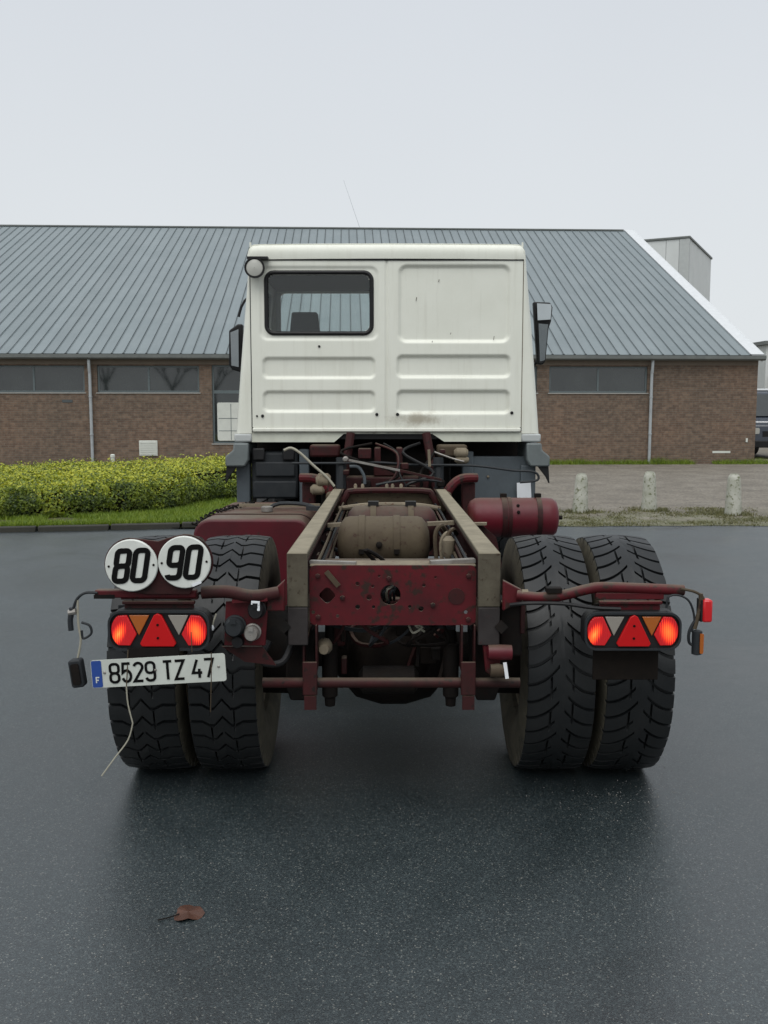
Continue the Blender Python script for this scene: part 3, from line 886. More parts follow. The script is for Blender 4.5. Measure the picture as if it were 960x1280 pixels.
# ------------------------------------------------------------------ buildings behind
tower = empty('plant_tower', (16.4, 52, 0), R(-27.1), local=True)
props(tower, 'tall pale panelled tower standing behind the grey roof', 'building')
for k in range(5):
    MB().box((-6.0+k*1.2+.01, 0, 0), (-6.0+(k+1)*1.2-.01-(.5 if k == 4 else 0), .2, 11.0)).build('wall_panel', M['cladding'], tower, sharp=0)
MB().box((-.49,-.03,0),(0.03,.2,11.0)).build('corner_trim', M['cladding_dk'], tower, sharp=0)
for k in range(5):
    MB().box((-.2, .205+k*1.55, 0), (0.0, .205+(k+1)*1.55-.015, 11.0)).build('wall_panel', M['cladding'], tower, sharp=0)
MB().box((-6.05,-.07,11.0),(.07,8.05,11.13)).build('roof_cap', M['gutter'], tower, bevel=.03)
MB().box((-6.0,7.96,0),(-.2,8.0,11.0)).build('wall_panel', M['cladding'], tower, sharp=0)

shed = empty('storage_shed', (23.2, 58, 0), R(4), local=True)
props(shed, 'distant pale corrugated shed beyond the end of the brick hall', 'building')
for k in range(20):
    MB().box((k*.9, (k % 2)*.03, 2.9), (k*.9+.885, .2, 5.75)).build('wall_panel', M['cladding'], shed, sharp=0)
MB().box((0,.05,0),(18,.2,2.88)).build('base_wall', M['beam'], shed, sharp=0)
MB().box((-.2,-.25,5.76),(18.2,12,6.0)).build('roof_edge', M['gutter'], shed, bevel=.02)
mb = MB(); mb.prism([(-.02,3.9),(-2.2,3.3),(-2.2,3.42),(-.02,4.02)], lambda p,q,t: (t, p, q), .4, 18); mb.build('canopy', M['gutter'], shed)
for k in range(5): MB().box((.5+k*4.2,-2.15,0),(.65+k*4.2,-2.0,3.34)).build('post', M['gutter'], shed)
MB().box((0,12.0,0),(18,12.1,5.75)).build('rear_wall', M['cladding'], shed, sharp=0)
MB().box((0,.21,0),(.15,11.9,5.75)).build('side_wall', M['cladding'], shed, sharp=0)

# ------------------------------------------------------------------ parked van by the hall corner
VX, VY = 13.25, 34.5
van = empty('parked_van', (VX+1, VY+2.5, 0))
props(van, 'dark blue van with pale roof half hidden past the brick corner', 'van')
prof = [(0.0,0.45),(0.0,0.95),(0.08,1.25),(0.75,1.42),(0.85,1.5),(1.5,2.42),(1.7,2.5),(5.0,2.52),(5.05,2.4),(5.1,0.45)]
vb = MB(); vb.prism([(p_, q_) for p_, q_ in prof], lambda p,q,t: (VX+t, VY+p, q), 0.0, 2.0)
body = vb.build('body', M['van'], van, bevel=.06, seg=3)
MB().box((VX+.08, VY+1.75, 2.5), (VX+1.92, VY+4.95, 2.6)).build('roof', M['verge'], van, bevel=.05)
def vp(p, q, t): return (VX+p, VY+.86+q*.64-.012-t*.8*.006, 1.53+q*.86)
MB().prism(rrect(.14,.04,1.86,.97,.08), lambda p,q,t: (VX+p, VY+.87+q*.64-.03-t, 1.53+q*.88), 0, .02).build('windscreen', M['pane'], van)
for xx in (.12, 1.58):
    MB().prism(rrect(xx, .92, xx+.3, 1.14, .05), lambda p,q,t: (VX+p, VY-t, q), .0, .03).build('headlight', M['lampglass'], van)
MB().box((VX-.02, VY-.08, .42), (VX+2.02, VY-.002, .68)).build('bumper', M['black'], van, bevel=.03)
MB().box((VX+.75, VY-.1, .5), (VX+1.25, VY-.082, .61)).build('number_plate', M['plate'], van)
MB().box((VX+.55, VY-.02, .82), (VX+1.45, VY-.001, 1.02)).build('grille', M['black'], van)
MB().tube([(VX+.1,VY+.2,1.345),(VX+1.9,VY+.2,1.345)], .018, 6).build('bonnet_glint', M['chrome'], van)  # bright strip added to stand for the reflection on the bonnet
for xx, yy in ((0.02,.95),(1.72,.95),(.02,4.2),(1.72,4.2)):
    MB().lathe([(0,.2),(0,.33),(.03,.36),(.23,.36),(.26,.33),(.26,.2)], (VX+xx, VY+yy, .36), 'X', 24).build('wheel', M['rubber'], van)

# ------------------------------------------------------------------ bollards
def bollard(u, v, s_, label):
    p = gnd(u, v)
    mb = MB()
    n = 18
    prof = [(0,.135),(.1,.132),(.3,.12),(.5,.108),(.58,.10),(.62,.085),(.645,.06),(.655,.02)]
    rows = []
    k0 = len(mb.v)
    for z, r in prof:
        for j in range(n):
            a = 2*math.pi*j/n
            rr_ = r*(1 + .05*noise.noise((math.cos(a)*2+u, math.sin(a)*2, z*5)))
            mb.v.append((p.x+math.cos(a)*rr_ + .02*(u % 3 - 1)*z, p.y+math.sin(a)*rr_, z*s_))
    for i in range(len(prof)-1):
        for j in range(n):
            mb.face([k0+i*n+j, k0+i*n+(j+1) % n, k0+(i+1)*n+(j+1) % n, k0+(i+1)*n+j])
    mb.face([k0+(len(prof)-1)*n+j for j in range(n)])
    o = mb.build('bollard', M['concrete'], None, base=True, sharp=50)
    props(o, label, 'bollard', 'concrete bollards along the edge of the lot')
bollard(725, 641, 1.04, 'mossy concrete bollard closest to the white truck cab')
bollard(811, 639, 1.07, 'patchy concrete bollard in the middle of the row of three')
bollard(916, 644, 1.07, 'pale concrete bollard farthest from the truck')

# ------------------------------------------------------------------ fallen leaf
lp = gnd(236, 1143)
mb = MB()
pts = []
for i in range(18):
    a = 2*math.pi*i/18
    r_ = 0.042*(1+.13*math.cos(3*a+.6)+.05*math.cos(7*a))
    pts.append((lp.x+math.cos(a)*r_*1.15, lp.y+math.sin(a)*r_*1.3, .006+.006*math.sin(3*a)))
k = len(mb.v); mb.v += pts + [(lp.x, lp.y, .010)]
for i in range(18): mb.face([k+i, k+(i+1) % 18, k+18])
fl = empty('fallen_leaf', (lp.x, lp.y, 0))
props(fl, 'orange-brown fallen leaf lying on the wet asphalt', 'leaf')
mb.build('blade', M['leafm'], fl, sharp=0, fix=False)
MB().tube([(lp.x-.03,lp.y-.01,.008),(lp.x-.06,lp.y-.03,.006),(lp.x-.095,lp.y-.045,.005)], .0022, 5).build('stalk', M['grime'], fl)

# ================================================================== TRUCK
CX = 0.035
truck = empty('truck', (CX, 5.8, 0))
props(truck, 'white cab truck with bare dark red chassis seen from behind', 'truck')
T = truck
def sm(x, a, b):
    t = max(0.0, min(1.0, (x-a)/(b-a))); return t*t*(3-2*t)

# ---------------------------------------------------------------- wheels
RAD, TW = 0.565, 0.145
def tyre_mesh(n, groove_w, shift, ss, cut, seed):
    """tread cut by real grooves: rows follow the groove curves, columns the links between them"""
    side = [(0.100,0.292),(0.122,0.300),(0.140,0.325),(0.155,0.370),(0.1615,0.415),(0.160,0.462),(0.153,0.500)]
    prof = [(-x_, r_, None) for x_, r_ in side] + [(-0.1495,0.530,-1.04), (-0.147,0.5505,-1.01)]
    for s_ in ss: prof.append((s_*TW, RAD - 0.010*abs(s_)**3, s_))
    prof += [(0.147,0.5505,1.01), (0.1495,0.530,1.04)] + [(x_, r_, None) for x_, r_ in reversed(side)]
    frs = [0.0, 0.012, groove_w, groove_w+0.012, groove_w+.25, groove_w+.5]
    mb = MB(); m_ = len(prof); rr = random.Random(seed)
    rows = [(k, j, f_) for k in range(n) for j, f_ in enumerate(frs)]
    wearn = [rr.uniform(0, .004) for _ in range(2*n)]
    for k, j, f_ in rows:
        for x_, r_, s_ in prof:
            if s_ is None: sh = shift(math.copysign(1, x_))
            else:
                s1 = max(-1, min(1, s_)); sh = shift(s1)
                d = cut(k, j, s1)
                r_ -= 0.019*d*(1 if abs(s_) <= 1.01 else 0.7) + wearn[2*k+(s1 > 0)]
            th = 2*math.pi*(k+f_-sh)/n
            z = max(r_*math.sin(th), -RAD+0.012)
            mb.v.append((x_, -r_*math.cos(th), z))
    NT = len(rows)
    for i in range(NT):
        for c_ in range(m_-1):
            mb.mi = 1 if (c_ < 8 or c_ >= m_-9) else 0
            mb.face([i*m_+c_, ((i+1) % NT)*m_+c_, ((i+1) % NT)*m_+c_+1, i*m_+c_+1])
    return mb.mesh([M['rubber'], M['sidewall']], (0,0,0), 25, False)
def shift_a(s_):
    a = abs(s_); return 1.25*(1-(1-a)**2) + 0.5*sm(s_, -.09, .09)
def cut_a(k, j, s_):
    a = abs(s_)
    if a <= .085: return 0.0
    if j in (1, 2): return 1.0 if (a > .18 or k % 2) else 0.0
    side_ = k if s_ > 0 else k+1
    return 1.0 if (.295 < a < .355 and side_ % 2) else 0.0
SA = [0,.045,.085,.09,.135,.18,.185,.24,.29,.30,.35,.36,.42,.5,.6,.7,.8,.88,.95,1.0]
SA = [-x for x in reversed(SA[1:])] + SA
def shift_b(s_):
    a = abs(s_); return .55*min(a/.26, 1) - .22*max(0, min((a-.40)/.2, 1)) + .12*max(0, a-.66)
def cut_b(k, j, s_):
    a = abs(s_)
    if j in (1, 2): return 1.0 if (a > .03 or k % 3) else 0.0
    return 1.0 if (.33 < a < .375 and (k+(s_ > 0)) % 2) else 0.0
SB = [0,.03,.06,.13,.2,.26,.325,.335,.37,.38,.45,.52,.6,.66,.75,.85,.93,1.0]
SB = [-x for x in reversed(SB[1:])] + SB
tyreA = tyre_mesh(44, .19, shift_a, SA, cut_a, 3)
tyreB = tyre_mesh(42, .18, shift_b, SB, cut_b, 4)
rimmb = MB().lathe([(-.115,.292),(-.105,.278),(-.09,.262),(.02,.256),(.03,.19),(.05,.16),(.05,.10),(.09,.095),(.09,.02)], (0,0,0), 'X', 40, cap=False)
rimmb.lathe([(.103,.296),(.095,.276),(.02,.264)], (0,0,0), 'X', 40, cap=False)
for k in range(10):
    a = 2*math.pi*k/10; rimmb.lathe([(.03,.017),(.062,.017),(.066,.008)], (0, .14*math.cos(a), .14*math.sin(a)), 'X', 6)
rim_me = rimmb.mesh(M['dust'], (0,0,0), 30)
AX = 4.53
def wheel(x_, y_, tm, flip):
    o = link_mesh('wheel', rim_me, T, (x_, y_, RAD-0.010))
    if flip: o.rotation_euler = (0, 0, math.pi)
    t = link_mesh('tyre', tm, o, OFF[o]); 
    if flip: t.rotation_euler = (0, 0, math.pi)   # undo, so the tread faces the same way
    t.rotation_euler.x += 0.0
    return o
wheel(0.770, AX, tyreA, True); wheel(1.112, AX, tyreA, False)
wheel(-0.703, AX, tyreB, False); wheel(-1.052, AX, tyreB, True)
wheel(CX+1.02, 8.75, tyreA, False); wheel(CX-1.02, 8.75, tyreA, True)

# brake drums, axle, differential
mb = MB().lathe([(-.60,.075),(-.30,.085),(-.24,.15),(-.17,.23),(-.05,.265),(.07,.265),(.19,.23),(.26,.15),(.32,.085),(.60,.075)], (CX, AX, .56), 'X', 32)
mb.build('rear_axle', M['grime'], T)
mb = MB().lathe([(-.33,.10),(-.30,.15),(-.24,.185),(-.1,.205),(.2,.205)], (CX-.01, AX, .58), 'Y', 28)
mb.build('differential', M['diff'], T)
for s_ in (-1, 1):
    MB().lathe([(-.12,.21),(.1,.215),(.12,.19)], (CX+s_*.53, AX, .56), 'X', 28).build('brake_drum', M['grime'], T)

# ---------------------------------------------------------------- chassis
RY0, RYF = 3.77, 6.9
ZT = 1.152
for s_, x0, x1 in ((-1, -0.392, -0.308), (1, 0.380, 0.470)):
    # main rail below: open channel
    mb = MB()
    ch = [(0,0),(.08,0),(.08,.012),(.012,.012),(.012,.312),(.08,.312),(.08,.324),(0,.324)]
    xb = x0+.004 if s_ < 0 else x1-.004
    mb.prism([(p*(1 if s_ < 0 else -1)*-1, q) for p, q in ch], lambda p,q,t: (xb - p if True else 0, t, .80+q), RY0+.012, 9.6)
    mb.build('chassis_rail', M['red_dark'], T, sharp=0)
    # bearer bar on top, turned down over the rail end
    mb = MB()
    mb.box((x0, RY0+.011, 1.126), (x1, RYF, ZT))
    for i_, v_ in enumerate(mb.v):      # narrower towards the cab
        if v_[1] > 6: mb.v[i_] = (v_[0] + (.016 if (s_ < 0 and v_[0] < -.35) else -.016 if (s_ > 0 and v_[0] > .43) else 0), v_[1], v_[2])
    b1 = mb.build('bearer_bar', M['wood'], T, bevel=.006)
    mb = MB()
    mb.box((x0, RY0-.012, .93), (x1, RY0+.010, ZT-.0015))
    mb.build('end_plate', M['wood'], T, bevel=.004)
    mb = MB()
    mb.box((x0+.002, RY0-.014, .772), (x1-.001, RY0+.010, .928))
    mb.build('end_plate', M['plate_low'], T, bevel=.004)
    for zz, yy in ((1.09, 5.0), (1.09, 6.0), (1.09, 4.3)):
        xx = x1 if s_ < 0 else x0
        MB().box((min(xx, xx-s_*.004)-.002, yy, .88), (max(xx, xx-s_*.004)+.002, yy+.09, 1.06)).build('bearer_bracket', M['red_dark'], T)

# rear cross member with real holes
def cmf(p, q, t): return (p, 3.80+t, q)
hs = [circ(*p, r, n, sq) for p, r, n, sq in [((.026,.972),.042,24,0), ((-.232,.970),.030,24,.09), ((-.108,1.018),.009,10,0), ((-.046,1.008),.007,10,0),
      ((-.061,.962),.012,12,0), ((-.108,.922),.010,10,0), ((-.043,.922),.007,10,0), ((.105,.923),.007,10,0), ((.163,1.012),.008,10,0),
      ((.152,.914),.011,12,0), ((-.19,.884),.007,8,0), ((-.29,.9),.008,8,0), ((.335,.9),.008,8,0), ((.21,1.045),.006,8,0), ((-.02,1.05),.006,8,0)]]
cmo = rrect(-.304, .846, .376, 1.094, .025)
cm = plate_mb(cmo, hs, .009, cmf).build('rear_cross_member', M['red'], T, sharp=0)
def lip(z0, z1):
    return MB().box((-.304, 3.81, z0), (.376, 3.93, z1))
lip(1.086, 1.094).build('flange', M['dust'], cm, bevel=.003)
lip(.846, .854).build('flange', M['red_dark'], cm)
# filled round boss and bolts
MB().lathe([(0,.034),(.012,.034),(.016,.028)], (.296, 3.797, .966), 'Y', 24).build('boss', M['red_dark'], cm)
for p, q in ((-.27,1.05),(.345,1.05),(-.27,.88),(.345,.87),(.02,1.04),(-.17,.96),(.20,.93)):
    MB().lathe([(-.012,.004),(-.010,.010),(0,.011)], (p, 3.799, q), 'Y', 6).build('bolt', M['red_dark'], cm)
# hoses inside the centre hole
for k in range(4):
    MB().tube([(.0+k*.014, 3.90, .93), (-.005+k*.016, 3.83, .975+.012*(k % 2)), (.035+k*.008, 3.86, 1.0), (.06, 4.0, 1.02)], .006, 6, 4).build('hose', M['whitehose'] if k == 1 else M['blackdull'], T)
# flat bars lying on the cross member
MB().bar((-.305, 3.86, 1.10), (-.115, 3.83, 1.098), .03, .012).build('flat_bar', M['steel'], T)
MB().bar((.19, 3.84, 1.099), (.375, 3.87, 1.104), .04, .016).build('flat_bar', M['steel'], T)
MB().bar((-.235, 3.792, 1.07), (-.185, 3.791, 1.01), .01, .02).build('clip', M['tank_tan'], T)

# hidden depth between the rails: gearbox, springs, prop shaft, exhaust, cross members
for yy in (4.32, 5.75):
    MB().box((-.30, yy, .83), (.37, yy+.08, 1.03)).build('cross_member', M['red_dark'], T, bevel=.01)
MB().tube([(CX, 4.85, .6), (CX, 7.0, .78)], .055, 12).build('propeller_shaft', M['grime'], T)
for s_ in (-1, 1):
    x_ = CX + s_*.44
    for k in range(6):
        hl2 = .78 - .1*k
        z0 = .80 - k*.021
        MB().tube([(x_, AX-hl2, z0+.05*(hl2/.78)**2), (x_, AX-hl2/2, z0-.02), (x_, AX, z0-.05), (x_, AX+hl2/2, z0-.02), (x_, AX+hl2, z0+.05*(hl2/.78)**2)], .028, 4, 3).build('spring_leaf', M['grime'], T)
    for d in (-.07, .07):
        MB().tube([(x_-.05, AX+d, .48), (x_-.05, AX+d, .80)], .012, 6).build('u_bolt', M['grime'], T)
    MB().box((x_-.08, AX-.12, .455), (x_+.08, AX+.12, .50)).build('spring_plate', M['grime'], T, bevel=.01)
    # damper hanging behind the axle
    xs_ = CX - .27 if s_ < 0 else CX+.255
    MB().lathe([(-.16,.008),(-.155,.022),(-.12,.024),(-.11,.034),(.12,.034),(.125,.02),(.3,.02)], (xs_, 4.0, .60), 'Z', 14).build('shock_absorber', M['grime'], T)
    # spring hanger under the rail
    xh = -.350 if s_ < 0 else .425
    mb = MB(); mb.prism([(-.06,.80),(.06,.80),(.05,.55),(.03,.49),(-.05,.49),(-.07,.56)], lambda p,q,t: (xh+p*(1 if s_ < 0 else -1), t, q), 3.92, 4.05)
    mb.build('spring_hanger', M['grime'], T, bevel=.008)

# lower cross tube with its brackets
MB().tube([(-.50, 3.80, .604), (.56, 3.80, .604)], .021, 14).build('cross_tube', M['red_dark'], T)
for xc, mt in ((-.303, M['dust']), (.345, M['red'])):
    mb = MB()
    mb.box((xc-.030, 3.765, .56), (xc+.030, 3.778, .70)); mb.box((xc-.030, 3.779, .655), (xc-.022, 3.86, .85)); mb.box((xc+.022, 3.779, .655), (xc+.030, 3.86, .85))
    mb.lathe([(-.029,.034),(.029,.034)], (xc, 3.80, .604), 'X', 16)
    mb.build('tube_bracket', M['red_dark'], T, bevel=.004)
    MB().box((xc-.024, 3.764, .50), (xc+.026, 3.776, .558)).build('bracket_foot', M['red_dark'], T)
MB().lathe([(-.13,.03),(-.11,.06),(.11,.06),(.13,.03)], (.02, 3.98, .565), 'X', 18).build('silencer', M['grime'], T)
MB().box((-.25, 4.02, .70), (-.17, 4.1, .84)).build('valve_block', M['red_dark'], T, bevel=.01)
MB().lathe([(-.05,.02),(0,.035),(.04,.03)], (-.25, 3.88, .735), 'Y', 10).build('valve', M['dust'], T)
MB().tube([(.10, 3.9, .84), (.12, 3.86, .80), (.16, 3.86, .825), (.13, 3.87, .83), (.17, 3.88, .80)], .005, 6, 4).build('hose_end', M['whitehose'], T)
MB().tube([(-.28, 3.95, .83), (-.1, 3.9, .80), (.05, 3.93, .82), (.3, 3.95, .80)], .009, 6, 5).build('hose', M['blackdull'], T)

# coupling at lower end of the right rail
mb = MB(); mb.prism([(.40,.80),(.455,.80),(.475,.70),(.45,.635),(.415,.66)], lambda p,q,t: (p, t, q), 3.765, 3.80)
mb.build('coupling_bracket', M['red'], T, bevel=.004)
cq = MB().lathe([(-.05,.018),(-.045,.030),(0,.032),(.05,.03)], (.468, 3.75, .745), 'X', 14).build('air_coupling', M['red_clean'], T)
MB().lathe([(-.03,.026),(.0,.03),(.03,.022)], (.462, 3.74, .672), 'X', 12).build('coupling_cap', M['tank_tan'], cq)
MB().bar((.487, 3.72, .71), (.497, 3.72, .645), .008, .014).build('lever', M['paper'], cq)
# box behind the right rail end
MB().box((.48, 3.85, .70), (.575, 4.02, .93)).build('spring_bracket', M['grime'], T, bevel=.01)
MB().box((.565, 3.84, .80), (.585, 4.0, .955)).build('bracket_plate', M['red_dark'], T, bevel=.004)
MB().bar((.485, 3.835, .932), (.57, 3.835, .937), .03, .012).build('flat_bar', M['dust'], T)

# ---------------------------------------------------------------- air tanks between the rails
def air_tank(x0, x1, y, z, r, mt, straps, name='air_tank', smt=None):
    h = .055
    prof = [(x0, .01), (x0+.004, r*.45), (x0+.018, r*.75), (x0+h*.75, r*.95), (x0+h*1.2, r)] + [(x1-h*1.2, r), (x1-h*.75, r*.95), (x1-.018, r*.75), (x1-.004, r*.45), (x1, .01)]
    o = MB().lathe(prof, (0, y, z), 'X', 36).build(name, mt, T, sharp=50)
    for xs in straps:
        MB().lathe([(xs-.016,r+.001),(xs-.016,r+.006),(xs+.016,r+.006),(xs+.016,r+.001)], (0,y,z), 'X', 36, cap=False).build('strap', smt or mt, o)
        MB().box((xs-.014, y-r-.022, z-.035), (xs+.014, y-r-.002, z-.012)).build('strap_bolt', M['grime'], o)
    return o
t1 = air_tank(-.245, .240, 4.92, 1.03, .142, M['tank_tan'], (-.115,.065), smt=M['tank_tan'])
MB().lathe([(-.02,.008),(-.016,.016),(.02,.018)], (-.025, 4.92-.142, 1.04), 'Y', 10).build('drain_plug', M['grime'], t1)
t2 = air_tank(-.215, .30, 5.30, 1.055, .135, M['red_dark'], (-.06,.15), smt=M['tank_tan'])
for xs in (-.06,.15): MB().box((xs-.03, 5.27, 1.19), (xs+.03, 5.33, 1.215)).build('clamp', M['black'], t2)
# valves and hoses beside the tank
for k, (xx, zz) in enumerate(((.27,1.12),(.30,1.08),(.33,1.10))):
    MB().tube([(xx, 4.75, .93), (xx-.01, 4.76, zz-.03), (xx+.02, 4.78, zz+.02), (xx+.05, 4.9, zz-.02)], .011, 7, 4).build('air_hose', M['tank_tan'] if k != 1 else M['dust'], T)
MB().lathe([(-.06,.02),(-.04,.032),(.03,.032),(.05,.015)], (.325, 4.7, 1.045), 'Z', 12).build('relay_valve', M['dust'], T)
MB().bar((-.305, 5.08, 1.105), (-.21, 5.08, 1.11), .04, .02).build('tank_bracket', M['dust'], T)
MB().bar((.235, 5.1, 1.11), (.38, 5.12, 1.115), .04, .02).build('tank_bracket', M['dust'], T)

# arched cross members ahead of the tanks
mb = MB()
pts = [(-.30,1.06),(-.26,1.135),(-.2,1.165),(.27,1.165),(.335,1.135),(.375,1.06)]
mb.tube([(x_, 6.6, z_) for x_, z_ in pts], .022, 8, 3)
mb.build('arched_cross_bar', M['red_dark'], T)
MB().box((-.27, 6.63, 1.02), (.345, 6.66, 1.15)).build('cross_web', M['tank_tan'], T, bevel=.01)
MB().tube([(-.30,6.25,1.075),(-.1,6.25,1.10),(.2,6.25,1.10),(.375,6.25,1.075)], .016, 8, 4).build('tie_bar', M['dust'], T)
for xx in (-.2,-.15,0.02,.06,.12): MB().lathe([(-.02,.012),(.02,.012),(.03,.006)], (xx, 6.6, 1.185), 'Z', 8).build('bolt', M['dust'], T)

# ---------------------------------------------------------------- fuel tank (left)
def prism_y(poly, y0, y1): return MB().prism(poly, lambda p,q,t: (p, t, q), y0, y1)
fo = rrect(-1.225, .42, -.46, 1.035, .115, 8)
fm = worn('fuel_tank_red', (0.085,0.008,0.014), (0.05,0.009,0.012), (0.03,0.018,0.014), s1=3.5, s2=24, rough=0.45, bump=0.1, th=0.55, th3=0.66, spec=0.28, dust=.85)
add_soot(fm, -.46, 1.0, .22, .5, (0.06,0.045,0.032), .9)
ft = prism_y(fo, 6.0, 7.15).build('fuel_tank', fm, T, bevel=.02, seg=3)
for yy in (6.25, 6.85):
    mb = MB(); mb.prism(rrect(-1.231,.414,-.454,1.041,.12,8), lambda p,q,t: (p, t, q), yy, yy+.05); mb.build('tank_strap', M['red_dark'], ft)
MB().bar((-1.02, 6.62, 1.062), (-.45, 6.62, 1.062), .03, .02).build('flat_bar', M['dust'], T)
MB().tube([(-.80,6.5,1.05),(-.72,6.5,1.085),(-.55,6.45,1.085),(-.46,6.4,1.06)], .014, 7, 3).build('pipe', M['blackdull'], T)
MB().lathe([(0,.04),(.03,.04),(.035,.03)], (-.80, 6.42, 1.04), 'Z', 16).build('filler_cap', M['steel'], ft)
# chain on the tank edge
for k in range(16):
    a = Vector((-1.215+.016*k, 6.03+.06*k, 1.00+.05*min(1, k/5)))
    mb = MB(); mb.tube([a+Vector((.02*math.cos(t), .024*math.sin(t), .008*math.sin(t*2+k))) for t in [i*math.pi/4 for i in range(9)]], .006, 5)
    mb.build('chain_link', M['grime'], T)

# ---------------------------------------------------------------- red air tank (right)
mr = worn('tank_red_dusty', (0.10,0.008,0.015), (0.055,0.009,0.012), (0.035,0.018,0.014), s1=4, s2=32, rough=0.42, bump=0.1, th=0.58, th3=0.7, spec=0.3, dust=.4)
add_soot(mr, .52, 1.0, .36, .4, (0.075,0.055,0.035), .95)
rt = MB().lathe([(.555,.02),(.56,.07),(.578,.11),(.61,.128),(.65,.132),(1.09,.132),(1.125,.128),(1.15,.11),(1.163,.07),(1.166,.01)], (0, 6.3, 1.012), 'X', 40).build('red_air_tank', mr, T, sharp=50)
for xs, w in ((.80,.018),(.835,.012),(1.03,.016)):
    MB().lathe([(xs-w,.1325),(xs-w,.137),(xs+w,.137),(xs+w,.1325)], (0,6.3,1.012), 'X', 40, cap=False).build('strap', M['red_dark'], rt)
for xs in (.80,1.03): MB().box((xs-.02, 6.28, 1.148), (xs+.02, 6.33, 1.172)).build('strap_bolt', M['grime'], rt)
for zz in (1.10, 1.06): MB().lathe([(-.012,.008),(.0,.012)], (.885, 6.3-.128+ (0 if zz < 1.08 else .03), zz), 'Y', 8).build('bolt', M['grime'], rt)
MB().lathe([(0,.014),(.03,.014)], (1.166, 6.3, 1.01), 'X', 8).build('drain_plug', M['grime'], rt)
# folded red bracket plate between rail and tyre
mb = MB(); mb.prism([(.47,.80),(.47,1.05),(.56,1.07),(.66,.98),(.70,.80)], lambda p,q,t: (p, t, q), 5.5, 5.52); mb.build('mudguard_bracket', M['red_dark'], T)
MB().bar((.47,5.5,1.062),(.60,5.48,1.066),.05,.014).build('flat_bar', M['dust'], T)

# ---------------------------------------------------------------- rear light bars
BY = 3.68
z0 = .975
# right arm
MB().prism([(.474,.925),(.474,1.05),(.55,1.01),(.56,.97)], lambda p,q,t: (p, t, q), 3.70, 3.735).build('bar_bracket', M['red'], T, bevel=.005)
MB().tube([(.53,3.70,.990),(.61,BY,.985),(.69,BY,.990),(.80,BY,1.017),(.86,BY,1.026),(1.0,BY,1.022),(1.185,BY,1.014)], .0215, 12, 5).build('light_bar', M['red'], T)
MB().lathe([(-.012,.026),(.012,.026)], (.56,3.70,.988), 'X', 12).build('collar', M['dust'], T)
MB().box((.64,3.655,1.008),(.70,3.70,1.026)).build('clamp', M['grime'], T)
MB().tube([(.50,3.68,.955),(.57,3.65,.968),(.70,3.65,.966),(.82,3.65,.95),(.93,3.65,.945)], .008, 7, 4).build('cable', M['black'], T)
# left arm
MB().tube([(-.72,BY,1.005),(-.62,BY,1.008),(-.52,BY,.99),(-.42,3.70,1.0)], .026, 12, 5).build('light_bar', M['red_dark'], T)
MB().box((-1.14,BY-.02,.986),(-.74,BY+.02,1.018)).build('light_bar', M['red'], T, bevel=.006)
MB().box((-1.142,BY-.022,.984),(-1.06,BY-.0205,1.0)).build('end_cap', M['grime'], T)
MB().prism([(-.474,.925),(-.396,.925),(-.396,1.05),(-.44,1.01),(-.474,1.005)], lambda p,q,t: (p, t, q), 3.70, 3.735).build('bar_bracket', M['red'], T, bevel=.005)
# lamp carriers: folded plates under the bars
for x0, x1 in ((.835,1.105), (-1.04,-.735)):
    cr = MB()
    cr.box((x0,BY-.012,.978),(x1,BY+.02,1.006))
    cr.box((x0+.01,BY-.03,.962),(x1-.01,BY-.005,.976)); cr.box((x0+.015,BY-.016,.93),(x1-.015,BY-.004,.960))
    cr.build('lamp_carrier', M['red_dark'] if x0 < 0 else M['red'], T, bevel=.004)
MB().box((.838,3.70,.645),(1.10,3.712,.955)).build('lamp_back_plate', M['diff'], T, bevel=.003)
MB().box((-1.06,3.70,.77),(-.76,3.712,.95)).build('lamp_back_plate', M['blackdull'], T, bevel=.003)

def tail_lamp(cx, cz, flip, k_=1.0):
    Y0 = 3.615
    w, h = .198, .079
    def fn(p, q, t): return (cx + (-p if flip else p)*k_, Y0+t, cz+q*k_)
    mb = MB(); mb.prism(rrect(-w,-h,w,h,.052,7), fn, 0.008, .085)
    o = mb.build('tail_lamp', M['black'], T, bevel=.008)
    # raised rim
    ol = rrect(-w,-h,w,h,.052,7); il = rrect(-w+.008,-h+.008,w-.008,h-.008,.046,7)
    rimo = plate_mb(ol, [il], .016, lambda p,q,t: fn(p,q,t-.008)).build('lamp_rim', M['blackdull'], o, sharp=0)
    def lens(name, poly, mt, t0=-.004, t1=.0075):
        return MB().prism(poly, fn, t0, t1).build(name, mt, o, bevel=.0025)
    H = h-.013; W_ = w-.012
    # outer round red end split in a bright and a dim facet
    arc = [(-W_+.05-.05*math.cos(a), H*math.sin(a)) for a in [R(-62+124*i/10) for i in range(11)]]
    lens('end_lens', arc + [(-W_+.062, H*.92), (-W_+.098, -.015), (-W_+.072, -H*.9)], M['lens_red'] if flip else M['lens_hot'])
    lens('amber_lens' , [(-W_+.070,H*.93),(-W_+.150,H*.93),(-W_+.108,-.02)], M['amber'])
    lens('reflector_triangle', [(-.004,H*1.05),(.012,H*.92),(.066,-H*.78),(.058,-H*.95),(-.066,-H*.95),(-.074,-H*.78),(-.018,H*.92)], M['red_lens_glow'], -.008, .0075)
    lens('clear_lens', [(W_-.150,H*.93),(W_-.070,H*.93),(W_-.108,-.02)], M['clear'])
    arc2 = [(-p, q) for p, q in reversed(arc)]
    lens('end_lens', [(W_-.072,-H*.9),(W_-.098,-.015),(W_-.062,H*.92)] + arc2, M['lens_hot'] if flip else M['lens_red'])
    for q in (.024,-.028): MB().lathe([(-.003,.002),(-.002,.005),(.002,.005)], fn(-.003,q,-.009), 'Y', 10).build('screw', M['ink'], o)
    return o
tail_lamp(-.878, .867, False)
